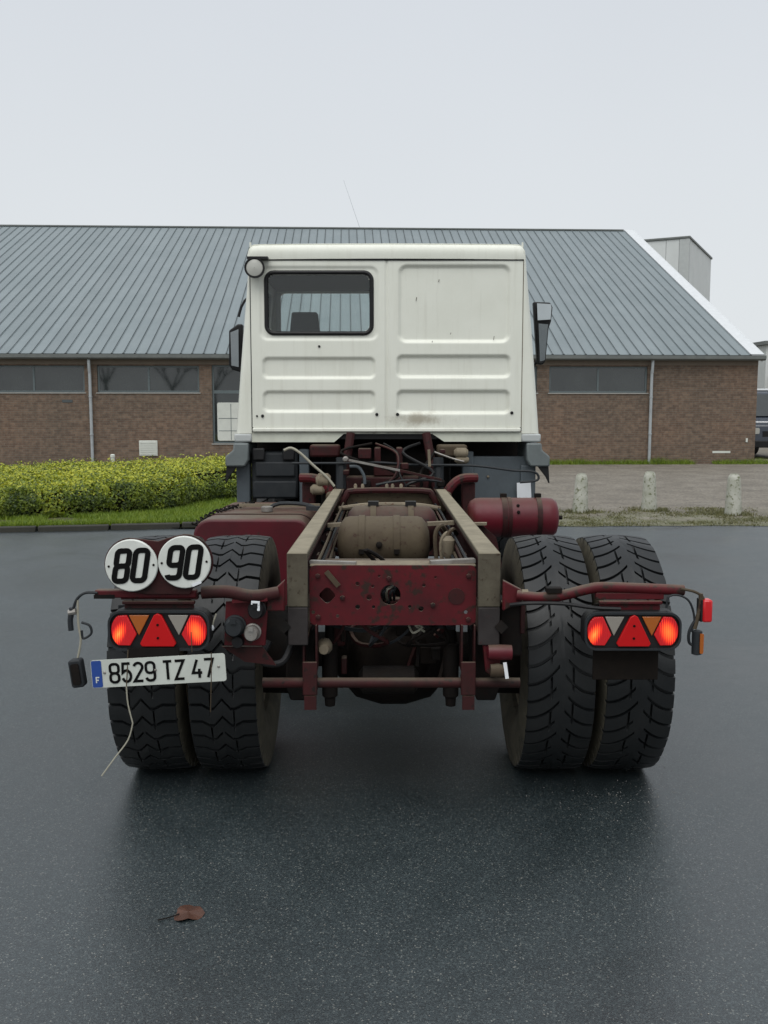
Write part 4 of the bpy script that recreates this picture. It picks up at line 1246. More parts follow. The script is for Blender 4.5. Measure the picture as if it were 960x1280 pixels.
tail_lamp(.971, .864, True, .95)

# ---------------------------------------------------------------- lettering strokes
def arc_pts(cx, cy, rx, ry, a0, a1, n=8):
    return [(cx+rx*math.cos(R(a0+(a1-a0)*i/n)), cy+ry*math.sin(R(a0+(a1-a0)*i/n))) for i in range(n+1)]
def GL(ch, w=.5, r=.2):
    """stroke centre lines in a w x 1 cell"""
    x0, x1 = 0.0, w; m_ = w/2
    def loop(y0, y1, rr_):
        return arc_pts(x1-rr_, y0+rr_, rr_, rr_, -90, 0, 5)+arc_pts(x1-rr_, y1-rr_, rr_, rr_, 0, 90, 5)+arc_pts(x0+rr_, y1-rr_, rr_, rr_, 90, 180, 5)+arc_pts(x0+rr_, y0+rr_, rr_, rr_, 180, 270, 5)
    if ch == '0': l = loop(0, 1, r); return [l+[l[0]]]
    if ch == '8':
        a = loop(.5, 1, r*.85); b_ = loop(0, .5, r); return [a+[a[0]], b_+[b_[0]]]
    if ch == '9':
        a = loop(.42, 1, r); return [a+[a[0]], [(x1, .75), (x1, r)]+arc_pts(x1-r, r, r, r, 0, -90, 5)+arc_pts(x0+r, r, r, r, -90, -170, 5)]
    if ch == '2': return [arc_pts(m_, 1-m_, m_, m_, 165, -40, 10)+[(0, 0), (x1, 0)]]
    if ch == '5': return [[(x1*.95, 1), (.06, 1), (.02, .5)]+arc_pts(m_, .31, m_, .31, 130, -160, 14)]
    if ch == '4': return [[(w*.55, 1), (0, .28), (w*1.08, .28)], [(w*.76, .5), (w*.76, 0)]]
    if ch == '7': return [[(0, 1), (x1, 1), (w*.35, 0)]]
    if ch == 'T': return [[(0, 1), (x1, 1)], [(m_, 1), (m_, 0)]]
    if ch == 'Z': return [[(0, 1), (x1, 1), (0, 0), (x1, 0)]]
    if ch == 'F': return [[(x1, 1), (0, 1), (0, 0)], [(0, .5), (x1*.8, .5)]]
    return []
def ribbon(mb, pts, hw, fn, t0, t1):
    pts = [Vector((p[0], p[1])) for p in pts]
    closed = (pts[0]-pts[-1]).length < 1e-6
    if closed: pts = pts[:-1]
    n = len(pts); L, Rr = [], []
    for i, p in enumerate(pts):
        a = pts[i-1] if (i > 0 or closed) else None
        b_ = pts[(i+1) % n] if (i < n-1 or closed) else None
        d1 = (p-a).normalized() if a is not None and (p-a).length > 1e-7 else None
        d2 = (b_-p).normalized() if b_ is not None and (b_-p).length > 1e-7 else None
        d1 = d1 or d2; d2 = d2 or d1
        n1 = Vector((-d1.y, d1.x)); n2 = Vector((-d2.y, d2.x))
        mn = n1+n2
        mn = mn.normalized() if mn.length > 1e-5 else n1
        k = hw/max(.45, mn.dot(n1))
        L.append(p+mn*k); Rr.append(p-mn*k)
    base = len(mb.v)
    for i in range(n):
        for q in (L[i], Rr[i]):
            mb.v.append(tuple(fn(q.x, q.y, t0)))
        for q in (L[i], Rr[i]):
            mb.v.append(tuple(fn(q.x, q.y, t1)))
    for i in range(n if closed else n-1):
        a, b_ = base+4*i, base+4*((i+1) % n)
        mb.face([a, a+1, b_+1, b_]); mb.face([a+2, b_+2, b_+3, a+3])
        mb.face([a, b_, b_+2, a+2]); mb.face([a+1, a+3, b_+3, b_+1])
    if not closed:
        mb.face([base, base+2, base+3, base+1]); e_ = base+4*(n-1); mb.face([e_, e_+1, e_+3, e_+2])

# ---------------------------------------------------------------- speed discs on their plate
SY = 3.62
mb = MB()
def back(p, q, t): return (p, SY+.022+t, q)
l1 = [( -.984+.108*math.cos(R(a)), 1.121+.108*math.sin(R(a))) for a in range(95, 271, 12)]
l2 = [(-.774+.108*math.cos(R(a)), 1.135+.108*math.sin(R(a))) for a in range(-75, 96, 12)]
mb.prism(l1+[(-.93,1.004),(-.76,1.004)]+l2+[(-.84,1.228),(-.88,1.215)], back, 0, .008)
sb = mb.build('sign_plate', M['red_dark'], T, bevel=.003)
def disc(cx, cz, txt, rot):
    ca, sa = math.cos(rot), math.sin(rot)
    def fn(p, q, t):
        return (cx+p*ca-q*sa, SY-t, cz+p*sa+q*ca)
    mb = MB()
    mb.prism(circ(0, 0, .1025, 40), fn, -.016, 0)
    o = mb.build('speed_disc', M['disc'], T, bevel=.004)
    for k, ch in enumerate(txt):
        g = MB(); hh = .118
        for si, st in enumerate(GL(ch, .40, .13)):
            ribbon(g, [((p-.2)*hh + (-.0355 if k == 0 else .0355) + (q-.5)*hh*.20, (q-.5)*hh) for p, q in st], .0105, fn, .0012+.0003*si, .0026+.0006*si)
        g.build('digit', M['ink'], o, sharp=0)
    for p in (-.087, .087): MB().lathe([(-.003,.003),(0,.005)], fn(p, 0, .001), 'Y', 8).build('screw', M['grime'], o)
    return o
disc(-.981, 1.122, '80', R(2)); disc(-.775, 1.135, '90', R(2))
MB().bar((-.745, SY-.004, 1.045), (-.71, SY-.006, 1.06), .004, .012).build('tag', M['paper'], T)

# ---------------------------------------------------------------- number plate
PY = 3.59; pc = Vector((-.878, PY, .713)); pr = R(3.2)
def pf(p, q, t): return (pc.x+p*math.cos(pr)-q*math.sin(pr), PY-t, pc.z+p*math.sin(pr)+q*math.cos(pr))
np_ = MB().prism(rrect(-.262,-.055,.262,.055,.010,4), pf, -.004, 0).build('number_plate', M['plate'], T)
MB().prism(rrect(-.260,-.053,-.2205,.053,.006,3), pf, .0008, .0016).build('blue_band', M['blue'], np_)
g = MB()
for si, st in enumerate(GL('F', .55)): ribbon(g, [(-.244+p*.022, -.035+q*.022) for p, q in st], .0022, pf, .002+.0003*si, .003+.0005*si)
g.build('letter', M['disc'], np_, sharp=0)
xc = -.188; hh = .072
for ch in '8529 TZ 47':
    if ch == ' ': xc += .021; continue
    g = MB(); ww = .46
    for si, st in enumerate(GL(ch, ww, .2)): ribbon(g, [(xc+p*hh, -.036+q*hh) for p, q in st], .0052, pf, .0008+.0003*si, .0018+.0006*si)
    g.build('character', M['ink'], np_, sharp=0)
    xc += ww*hh + .0135
for p in (-.21, -.012, .235): MB().lathe([(-.003,.003),(0,.006)], pf(p, .004, .0012), 'Y', 10).build('screw', M['steel'], np_)
MB().box((-1.0,3.60,.67),(-.80,3.61,.80)).build('plate_bracket', M['grime'], T)

# ---------------------------------------------------------------- socket plate at left of the rail
mb = MB(); mb.prism([(-.64,.785),(-.475,.785),(-.46,.975),(-.63,.965)], lambda p,q,t: (p, t, q), 3.70, 3.712)
skp = mb.build('socket_plate', M['red'], T, bevel=.003)
mb = MB(); mb.prism([(-.652,.778),(-.49,.778),(-.435,.70),(-.56,.715)], lambda p,q,t: (p, t, q), 3.715, 3.726); mb.build('lower_flap', M['red_dark'], skp)
MB().bar((-.60,3.69,.972),(-.46,3.69,.98),.05,.014).build('lip', M['red'], skp)
def socket(x_, z_, r_, mt):
    o = MB().lathe([(-.045,.006),(-.045,r_*.8),(-.03,r_),(0,r_),(.002,r_*1.15),(.012,r_*1.15)], (x_, 3.688, z_), 'Y', 20).build('socket', mt, T)
    MB().box((x_-r_*.3, 3.635, z_+r_*.5), (x_+r_*.3, 3.645, z_+r_*1.1)).build('cover_hinge', mt, o)
    return o
socket(-.593,.868,.038,M['blackdull']); socket(-.524,.843,.030,M['steel']); socket(-.505,.935,.032,M['black'])
MB().bar((-.520,3.64,.972),(-.487,3.64,.970),.006,.014).build('tag', M['paper'], T)
MB().bar((-.492,3.64,.962),(-.492,3.64,.940),.006,.010,up=(1,0,0)).build('tag', M['paper'], T)
MB().lathe([(-.02,.022),(.01,.026)], (-.583, 3.69, .805), 'Y', 14).build('grommet', M['black'], skp)
MB().tube([(-.665,3.68,.92),(-.675,3.67,.89),(-.68,3.67,.868)], .003, 5).build('cord', M['whitehose'], T)
MB().lathe([(-.01,.005),(0,.008),(.012,.004)], (-.68,3.67,.865), 'Z', 8).build('cord_tip', M['paper'], T)
# dark hoses behind plate
MB().tube([(-.47,3.8,.78),(-.50,3.78,.70),(-.42,3.8,.69),(-.38,3.85,.76)], .014, 8, 5).build('air_hose', M['black'], T)

# ---------------------------------------------------------------- dangling side lamps and wires
W1 = M['blackdull']
def P(u, v, Y=3.66): return tuple(at(u, v, Y))
MB().tube([P(122,741),P(107,741),P(97,748),P(92,760),P(90,772)], .006, 6, 4).build('wire', W1, T)
MB().tube([P(90,760),P(88,775),P(89,788)], .011, 7, 3).build('lamp_stalk', W1, T)
MB().tube([P(86,766),P(95,764)], .013, 8).build('stalk_clamp', M['steel'], T)
MB().tube([P(97,750),P(98,780),P(101,800),P(97,824)], .0045, 6, 5).build('wire', M['whitehose'], T)
MB().tube([P(102,778),P(112,782),P(114,792),P(104,798),P(102,788)], .005, 6, 5).build('wire', W1, T)
a = at(97, 841, 3.64)
mb = MB(); mb.prism(rrect(-.026,-.056,.026,.056,.012,4), lambda p,q,t: (a.x+p*math.cos(.13)+q*math.sin(-.13), 3.62+t, a.z+q*math.cos(.13)-p*math.sin(-.13)), 0, .045)
ml = mb.build('side_lamp', W1, T, bevel=.006)
mb = MB(); mb.prism(rrect(-.016,-.042,.016,.042,.008,4), lambda p,q,t: (a.x+p*math.cos(.13)+q*math.sin(-.13), 3.612+t, a.z+q*math.cos(.13)-p*math.sin(-.13)), 0, .007); mb.build('lens', M['grime'], ml)
# right
MB().tube([P(851,736),P(866,739),P(876,744),P(880,750)], .006, 6, 4).build('wire', M['tank_tan'], T)
MB().tube([P(833,760),P(836,746),P(848,744),P(860,750),P(866,762),P(868,778),P(864,790)], .0045, 6, 5).build('wire', W1, T)
MB().tube([P(876,742),P(876,757),P(872,772),P(868,786)], .009, 7, 4).build('lamp_stalk', M['tank_tan'], T)
a = at(883, 763, 3.66)
rl = MB().box((a.x-.019, 3.64, a.z-.045), (a.x+.019, 3.69, a.z+.045)).build('marker_lamp', M['red_lens'], T, bevel=.008)
MB().box((a.x-.026, 3.645, a.z-.043), (a.x-.0195, 3.70, a.z+.043)).build('lamp_base', M['black'], rl)
MB().tube([P(877,765),P(866,780),P(861,792),P(862,804),P(870,807)], .006, 6, 5).build('wire', W1, T)
a = at(871, 803, 3.66)
ol_ = MB().lathe([(-.05,.01),(-.046,.02),(.046,.02),(.05,.01)], (a.x, 3.66, a.z), 'Z', 12).build('side_lamp', M['blackdull'], T)
MB().prism(rrect(-.012,-.04,.012,.04,.006,3), lambda p,q,t: (a.x+.012+p*.6, 3.642-t, a.z+q), 0, .006).build('lens', M['amber'], ol_)
# cords hanging below the number plate
MB().tube([P(158,858,3.58),P(160,880,3.58),P(166,904,3.58)], .003, 5, 4).build('cord', M['whitehose'], T)
MB().tube([P(166,904,3.58),P(160,925,3.58),P(143,948,3.57),P(127,970,3.56)], .0032, 5, 4).build('cord', M['whitehose'], T)
MB().tube([P(264,816,3.56),P(264,850,3.56),P(263,890,3.58)], .0022, 5, 4).build('cord', M['tank_tan'], T)
MB().tube([P(160,812,3.6),P(159,840,3.585),P(158,858,3.58)], .0022, 5).build('cord', M['tank_tan'], T)
MB().tube([P(239,790,3.58),P(240,815,3.58)], .002, 5).build('cord', M['tank_tan'], T)

# ---------------------------------------------------------------- cab
CY = 7.5
ZB, ZG = 1.595, 2.885         # rear panel bottom, gutter line
XA, XB = -1.040, 1.082        # rear panel sides
cab = empty('cab', (CX, 8.3, 1.47), parent=T)
def pxx(u): return (u-480)*.006273
def pz(v): return at(480, v, CY).z
def rbox(x, z, x0, z0, x1, z1, r):
    """signed distance to a rounded rectangle, negative inside"""
    dx = abs(x-(x0+x1)/2)-(x1-x0)/2+r; dz = abs(z-(z0+z1)/2)-(z1-z0)/2+r
    return math.hypot(max(dx,0), max(dz,0)) + min(max(dx,dz), 0) - r
press = [ (497,330,638,429,.022,.030,.07), (495,443,639,473,.024,.026,.05), (495,487,639,518,.024,.026,.05),
          (327,446,470,474,.020,.024,.05), (327,488,470,516,.020,.024,.05), (324,332,474,426,.010,.024,.07) ]
press = [(pxx(a), pz(d), pxx(c_), pz(b_), dep, sl_, r_) for a,b_,c_,d,dep,sl_,r_ in press]
WX0, WX1, WZ0, WZ1 = pxx(334), pxx(464), pz(416), pz(341)
dx_ = .009
nx = int((XB-XA)/dx_); nz_ = int((ZG-ZB)/dx_)
mb = MB()
idx = {}
xs_ = [XA+(XB-XA)*i/nx for i in range(nx+1)]; zs_ = [ZB+(ZG-ZB)*j/nz_ for j in range(nz_+1)]
mid = pxx(483)
for j, z in enumerate(zs_):
    for i, x in enumerate(xs_):
        d = 0.0
        for (x0, zz0, x1, zz1, dep, sl_, r_) in press:
            d = max(d, dep*sm(-rbox(x, z, x0, zz0, x1, zz1, r_), 0, sl_))
        if abs(x-mid) < .007: d = max(d, .008)
        d += .0018*noise.noise((x*2.3, z*2.3, 1))
        idx[i, j] = len(mb.v); mb.v.append((x, CY+d, z))
for j in range(nz_):
    for i in range(nx):
        xm, zm = (xs_[i]+xs_[i+1])/2, (zs_[j]+zs_[j+1])/2
        if rbox(xm, zm, WX0+.012, WZ0+.012, WX1-.012, WZ1-.012, .05) < 0: continue
        mb.face([idx[i,j], idx[i+1,j], idx[i+1,j+1], idx[i,j+1]])
rear = mb.build('rear_panel', M['white'], cab, sharp=50, fix=False)
# window glass and rubber seal
mb = MB(); mb.prism(rrect(WX0,WZ0,WX1,WZ1,.06,6), lambda p,q,t: (p, CY+.016+t, q), 0, .005)
mb.build('rear_window', M['glass'], cab)
ol = rrect(WX0-.004,WZ0-.004,WX1+.004,WZ1+.004,.062,7)
mb = MB(); mb.tube([(p, CY+.008, q) for p, q in ol]+[(ol[0][0], CY+.008, ol[0][1])], .017, 8, cap=False)
mb.build('window_seal', M['black'], cab)
# lower edge: ledge, then set-back valance with notch
MB().box((XA, CY-.014, ZB-.038), (XB, CY+.03, ZB-.002)).build('ledge', M['white'], cab, bevel=.010)
zv0, zn = 1.477, 1.543
va = [(XA-.01,ZB-.04),(XA-.01,zv0),(-.395,zv0),(-.318,zn),(pxx(541),zn),(pxx(556),zv0+.004),(XB+.01,zv0+.004),(XB+.01,ZB-.04)]
mb = MB(); mb.prism(va, lambda p,q,t: (p, t, q), CY+.012, CY+.03); mb.build('valance', M['white_dirty'], cab)
# screws / plugs
for u, v, r_ in ((327,520,.013),(320,520,.008),(471,518,.013),(497,518,.013),(641,516,.013),(399,433,.010)):
    MB().lathe([(-.012,.004),(-.010,r_*.8),(-.002,r_)], (pxx(u), CY, pz(v)), 'Y', 12).build('plug', M['black'], cab)
for u, v, l in ((548,352,.02),(520,376,.03),(563,418,.014),(617,425,.03),(540,428,.012)):   # paint chips
    MB().bar((pxx(u), CY+.0185 if v < 415 else CY+.004, pz(v)), (pxx(u)+.004, CY+.0185 if v < 415 else CY+.004, pz(v)+l), .003, .004).build('paint_chip', M['tank_tan'], cab)
MB().box((XA-.004, CY-.006, ZG+.001), (XB+.004, CY+.012, ZG+.008)).build('gutter_joint', M['black'], cab)
MB().box((XA-.007, CY+.001, ZB), (XA-.0015, CY+.012, ZG)).build('panel_joint', M['blackdull'], cab)
MB().box((XB+.0015, CY+.001, ZB), (XB+.006, CY+.012, ZG)).build('panel_joint', M['dust'], cab)

def hw(z):     # half width of the cab, widest at the bottom
    t = (z-1.475)/(2.95-1.475); return 1.212 - .115*t - .02*t*t
CYF = 9.3
# corner posts
for s_, xe in ((-1, XA-.008), (1, XB+.007)):
    rows = []
    for k in range(25):
        z = 1.545 + (2.965-1.545)*k/24
        xo = CX*.8 + s_*hw(z); r_ = .045
        row = [(xe, CY+.004, z)]
        xi = xo - s_*r_
        if s_*(xi-xe) < .002: xi = xe + s_*.002
        rr_ = abs(xo-xi)
        for a in range(0, 91, 15):
            row.append((xi+s_*rr_*math.sin(R(a)), CY+.004+r_*1.6*(1-math.cos(R(a))), z))
        rows.append(row)
    mb = MB(); mb.grid(rows); mb.build('corner_post', M['white'], cab, sharp=50)
    # flank with side window
    so = [(CY+.076,1.545),(CYF,1.545),(CYF,2.1),(CYF-.1,2.965),(CY+.076,2.965)]
    hole = rrect(CY+.45, 2.05, CYF-.25, 2.80, .06, 4)
    plate_mb(so, [hole], .02, lambda p,q,t: (CX*.8+s_*(hw(q)-t-.0005), p, q)).build('side_panel', M['white'], cab, sharp=0)
    mb = MB(); mb.prism(hole, lambda p,q,t: (CX*.8+s_*(hw(q)-.012-t), p, q), 0, .004); mb.build('side_window', M['glass'], cab)
    # grey corner skirts below
    mb = MB()
    x_i, x_o = (xe, CX*.8+s_*1.215)
    mb.box((min(x_i,x_o), CY-.003, 1.478), (max(x_i,x_o), CY+.10, 1.543)); mb.build('corner_cap', M['cladding_dk'], cab, bevel=.012)
# roof
path = [(CY-.004,ZG+.009),(CY-.006,2.945),(CY+.004,2.985),(CY+.03,3.008),(CY+.1,3.018),(8.3,3.035),(9.1,3.01),(9.22,2.97),(9.25,2.87)]
path = [(p.x, p.y) for p in catmull([Vector((a, b_, 0)) for a, b_ in path], 3)]
rows = []
for yy, zz in path:
    row = []
    e0 = 1.10
    for xr, dz in [(-1.0,.12),(-1.0,.06),(-.992,.035),(-.978,.014),(-.955,.003),(-.9,0),(-.5,-.004),(0,-.006),(.5,-.004),(.9,0),(.955,.003),(.978,.014),(.992,.035),(1.0,.06),(1.0,.12)]:
        row.append((CX*.55+xr*1.083, yy + (.012 if abs(xr) > .985 else 0), max(ZG+.009 if yy < 7.6 else 2.86, zz-dz)))
    rows.append(row)
mb = MB(); mb.grid(rows); mb.build('roof', M['white'], cab, sharp=60)
MB().box((-1.03, CY+.05, 2.862), (1.10, 9.2, 2.885)).build('headlining', M['lining'], cab)
for s_ in (-1,1): MB().tube([(CX*.55+s_*1.06, CY+.03, 2.99),(CX*.55+s_*1.06, CY+.03, 3.028)], .008, 6).build('roof_lug', M['white'], cab)
# front with windscreen opening, floor, dash
fo = [(-1.15,1.56),(1.21,1.56),(1.21,2.0),(1.09,2.95),(-1.03,2.95),(-1.15,2.0)]
plate_mb(fo, [rrect(-1.0,2.02,1.06,2.845,.06,4)], .04, lambda p,q,t: (p, 9.26+t-(q-2)*.08, q)).build('front_panel', M['white'], cab, sharp=0)
mb = MB(); mb.prism(rrect(-1.0,2.02,1.06,2.845,.06,4), lambda p,q,t: (p, 9.275+t-(q-2)*.08, q), 0, .005); mb.build('windscreen', M['glass'], cab)
MB().box((-1.14, CY+.04, 1.50), (1.2, 9.24, 1.54)).build('floor', M['black'], cab)
MB().box((-1.06, 8.85, 1.60), (1.12, 9.2, 2.05)).build('dashboard', M['lining'], cab, bevel=.03)
MB().box((-1.03, 9.13, 2.07), (-.985, 9.19, 2.84)).build('pillar_trim', M['cladding'], cab, bevel=.01)
# driver seat with head rest
mb = MB(); mb.prism([(-.88,1.6),(-.42,1.6),(-.44,2.28),(-.52,2.36),(-.545,2.37),(-.565,2.555),(-.78,2.555),(-.80,2.37),(-.83,2.36),(-.87,2.28)], lambda p,q,t: (p, t, q), 8.1, 8.24)
mb.build('seat', M['seat'], cab, bevel=.03, seg=3)
mb = MB(); mb.prism([(.45,1.6),(.92,1.6),(.90,2.26),(.82,2.33),(.55,2.33),(.47,2.26)], lambda p,q,t: (p, t, q), 8.1, 8.24)
mb.build('seat', M['seat'], cab, bevel=.03, seg=3)
# work lamp at the upper left corner
lx, lz = pxx(321.5), pz(337)
wlp = MB().lathe([(-.075,.030),(-.074,.066),(-.085,.070),(-.085,.078),(-.06,.078),(-.03,.06),(-.0,.03)], (lx, CY-.02, lz), 'Y', 28).build('work_lamp', M['black'], T)
MB().lathe([(-.088,.002),(-.086,.03),(-.078,.062),(-.072,.066)], (lx, CY-.02, lz), 'Y', 28, cap=False).build('lamp_glass', M['lampglass'], wlp)
MB().box((lx-.06, CY-.08, lz+.070), (lx+.10, CY-.01, lz+.088)).build('lamp_bracket', M['black'], wlp)

# mirrors
def mirror(poly, Y, name, glass_polys, arm):
    mb = MB(); mb.prism(poly, lambda p,q,t: (p, t, q), Y, Y+.09)
    o = mb.build(name, M['black'], T, bevel=.012)
    for gi, gp_ in enumerate(glass_polys):
        mb = MB(); mb.prism(gp_, lambda p,q,t: (p, t-.02-(q-2.5)*(.16 if gi else .05), q), Y-.030, Y-.024); mb.build('mirror_glass', M['mirror'], o)
    MB().tube(arm, .012, 7, 3).build('mirror_arm', M['black'], o)
def q8(u, v): 
    p_ = at(u, v, 8.9); return (p_.x, p_.z)
mp_ = [q8(667,377),q8(688,378),q8(691,384),q8(689,402),q8(686,410),q8(682,452),q8(678,456),q8(672,455)]
gu = [q8(670,380),q8(687,381),q8(688,385),q8(687,400),q8(671,401)]
gd = [q8(672,405),q8(684,406),q8(681,450),q8(675,452)]
mirror(mp_, 8.9, 'mirror', [gu, gd], [(1.14,9.0,2.0),(1.38,8.98,2.1),(1.47,8.98,2.3)])
mp_ = [q8(286,413),q8(297,405),q8(303,405),q8(303,466),q8(290,462),q8(286,456)]
gu = [q8(289,416),q8(299,412),q8(299,459),q8(290,457)]
mirror(mp_, 8.9, 'mirror', [gu], [(-1.10,9.0,2.9),(-1.3,8.98,2.75),(-1.36,8.98,2.6)])

# ---------------------------------------------------------------- under and behind the cab
for s_ in (-1, 1):
    x_o = CX*.8 + s_*1.27
    # grey wing end
    b_ = CX*.8
    po = [(s_*1.10,1.47),(s_*1.218,1.47),(s_*1.222,1.415),(s_*1.285,1.365),(s_*1.285,1.285),(s_*1.13,1.285),(s_*1.10,1.34)]
    po = [(b_+p, q) for p, q in po]
    MB().prism(po, lambda p,q,t: (p, t, q), 7.47, 8.0).build('wing_end', M['wing'], T, bevel=.012)
    po = [(b_+s_*p, q) for p, q in ((1.20,1.283),(1.28,1.283),(1.29,1.15),(1.265,1.20))]
    MB().prism(po, lambda p,q,t: (p, t, q), 7.50, 7.56).build('rubber_flap', M['black'], T)
# right mudguard wall
mb = MB().box((.70,7.62,.72),(1.16,7.66,1.36)); mb.box((.63,7.60,.70),(.72,7.72,1.40)); mb.box((1.10,7.58,.72),(1.22,7.66,1.29))
mw = mb.build('mudguard', M['slate'], T, bevel=.01)
pp = at(655, 614, 7.58)
MB().prism([(pp.x-.055,pp.z-.075),(pp.x+.045,pp.z-.075),(pp.x+.06,pp.z-.06),(pp.x+.052,pp.z+.072),(pp.x-.06,pp.z+.068)], lambda p,q,t: (p, t, q), 7.573, 7.577).build('paper_sheet', M['paper'], T)
for u, v in ((610,596),(658,594)):
    p_ = at(u, v, 7.61); MB().lathe([(-.01,.006),(0,.012)], tuple(p_), 'Y', 8).build('bolt', M['dust'], T)
# left: air filter / battery box with frame posts
MB().box((-1.19,7.60,.75),(-1.08,7.70,1.44)).build('wing_post', M['slate'], T, bevel=.01)
MB().box((-.68,7.56,.85),(-.60,7.66,1.42)).build('wing_post', M['slate'], T, bevel=.01)
fb = MB().box((-1.06,7.56,1.02),(-.69,7.85,1.40)).build('air_filter_box', M['blackdull'], T, bevel=.025)
MB().box((-1.03,7.53,1.20),(-.71,7.558,1.32)).build('lid_rib', M['blackdull'], fb, bevel=.012)
MB().box((-1.05,7.535,1.03),(-.70,7.557,1.165)).build('lid_rib', M['blackdull'], fb, bevel=.012)
for xx in (-1.0,-.76): MB().box((xx-.05,7.52,1.33),(xx+.05,7.557,1.43)).build('lid_clip', M['black'], fb, bevel=.012)
# engine / gearbox mass in shade under the cab
MB().box((-.52,7.75,.62),(.55,8.6,1.42)).build('engine', M['grime'], T, bevel=.05)
MB().lathe([(-.6,.10),(-.5,.22),(-.1,.25),(.05,.30),(.2,.30)], (CX, 7.65, .88), 'Y', 20).build('gearbox', M['grime'], T)
MB().box((-.30,7.3,.98),(.35,7.42,1.22)).build('cab_cross_member', M['red_dark'], T, bevel=.02)
for xx in (-.05, .12): MB().box((xx-.025,7.32,1.10),(xx+.025,7.5,1.44)).build('cab_mount_post', M['red_dark'], T, bevel=.01)
MB().box((-.08,7.30,1.22),(.15,7.34,1.30)).build('cab_mount_tie', M['red_dark'], T, bevel=.01)
MB().box((-1.2,8.55,.62),(1.27,8.62,1.485)).build('dark_backing', M['grime'], T)  # dark sheet added to block the bright gap below the cab
# tilt struts
for s_, xt, xb2 in ((-1,-.26,-.33),(1,.33,.42)):
    MB().tube([(xt,7.42,1.55),(xb2,7.3,1.05)], .034, 10).build('cab_strut', M['red_dark'], T)
    MB().tube([(xb2-s_*.0,7.32,1.12),(xb2,7.36,1.36)], .045, 10).build('strut_sleeve', M['blackdull'], T)
    # curved support pipe
    MB().tube([(s_*.40+CX,7.0,1.05),(s_*.46+CX,7.0,1.16),(s_*.54+CX,7.02,1.22),(s_*.66+CX,7.05,1.225)], .035, 10, 4).build('support_pipe', M['red'], T)
    MB().box((s_*.60+CX-.05,7.06,.92),(s_*.60+CX+.05,7.14,1.19)).build('support_bracket', M['red_dark'], T, bevel=.01)
    MB().box((s_*.50+CX-.12,7.42,1.36),(s_*.50+CX+.12,7.55,1.46)).build('cab_lock', M['red_dark'] if s_ < 0 else M['tank_tan'], T, bevel=.02)
    MB().box((s_*.41+CX-.05,6.85,.98),(s_*.41+CX+.05,7.2,1.13)).build('rail_bracket', M['tank_tan'], T, bevel=.02)
p_ = at(432, 574, 7.1); MB().lathe([(-.03,.012),(-.02,.022),(.02,.022)], tuple(p_), 'Y', 14).build('pivot_bolt', M['steel'], T)
MB().bar(at(436,575,7.08), at(500,588,7.05), .014, .016).build('gear_rod', M['steel'], T)
MB().bar(at(500,588,7.05), at(552,600,7.0), .014, .018).build('gear_rod', M['red_dark'], T)
MB().tube([tuple(at(u,v,7.05)) for u, v in ((470,606),(500,601),(530,600),(552,602))], .010, 6, 4).build('hose', M['blackdull'], T)
MB().bar(at(536,562,7.15), at(537,583,7.15), .03, .02).build('hanger', M['dust'], T)
MB().tube([tuple(at(u,v,7.3)) for u, v in ((365,579),(430,579),(470,578),(520,581),(590,582),(640,588),(668,590),(672,600),(650,603))], .010, 6, 4).build('cable', M['blackdull'], T)
MB().tube([tuple(at(u,v,7.35)) for u, v in ((543,565),(565,573),(580,577))], .008, 6, 3).build('cable', M['steel'], T)
MB().tube([tuple(at(u,v,6.95)) for u, v in ((355,563),(364,560),(376,567),(392,582),(408,596),(418,608))], .0095, 8, 4).build('pale_hose', M['whitehose'], T)
MB().tube([tuple(at(u,v,7.1)) for u, v in ((437,583),(448,584),(455,595),(456,605))], .012, 7, 4).build('hose', M['slate'], T)
for u, v, r_ in ((577,566,.04),(578,575,.03),(405,600,.05),(398,612,.04)):
    p_ = at(u, v, 7.0 if v > 590 else 7.4); MB().lathe([(-.06,r_*.5),(-.04,r_),(.03,r_),(.05,r_*.6)], tuple(p_), 'X', 12).build('fitting', M['dust'], T)
MB().bar((-.50,6.3,1.075),(-.40,6.1,1.09),.05,.03).build('bracket', M['blackdull'], T)

# air lines, wiring and small brackets along the chassis
cr = random.Random(21)
for k in range(9):          # pipes clipped to the rail webs
    sx_ = -1 if k % 2 else 1
    xw = (-.300 if sx_ < 0 else .372) - sx_*(-.0) + (.0 if sx_ < 0 else -.0)
    xw += (.012+.006*(k//2)) * (1 if sx_ < 0 else -1)
    z = 1.08 - .03*(k//2)
    pts = [(xw+cr.uniform(-.006,.006), 4.0+j*.62, z+cr.uniform(-.012,.012)) for j in range(6)]
    MB().tube(pts, .007, 6, 3).build('air_line', [M['blackdull'], M['tank_tan'], M['red_dark']][k % 3], T)
for k in range(10):         # loops of hose round the tanks and valves
    x_ = cr.uniform(-.28, .34); y_ = cr.choice((4.15, 4.25, 5.55, 5.65, 6.0, 6.35)); z_ = cr.uniform(.90, 1.05)
    pts = [(x_, y_, z_-.1), (x_+cr.uniform(-.06,.06), y_+.02, z_), (x_+cr.uniform(-.15,.15), y_+cr.uniform(-.06,.06), z_+cr.uniform(.02,.07)), (x_+cr.uniform(-.2,.2), y_+.05, z_-.05), (x_+cr.uniform(-.2,.2), y_+.1, z_-.16)]
    MB().tube(pts, cr.uniform(.006, .012), 6, 5).build('air_hose', [M['blackdull'], M['grime'], M['tank_tan']][k % 3], T)
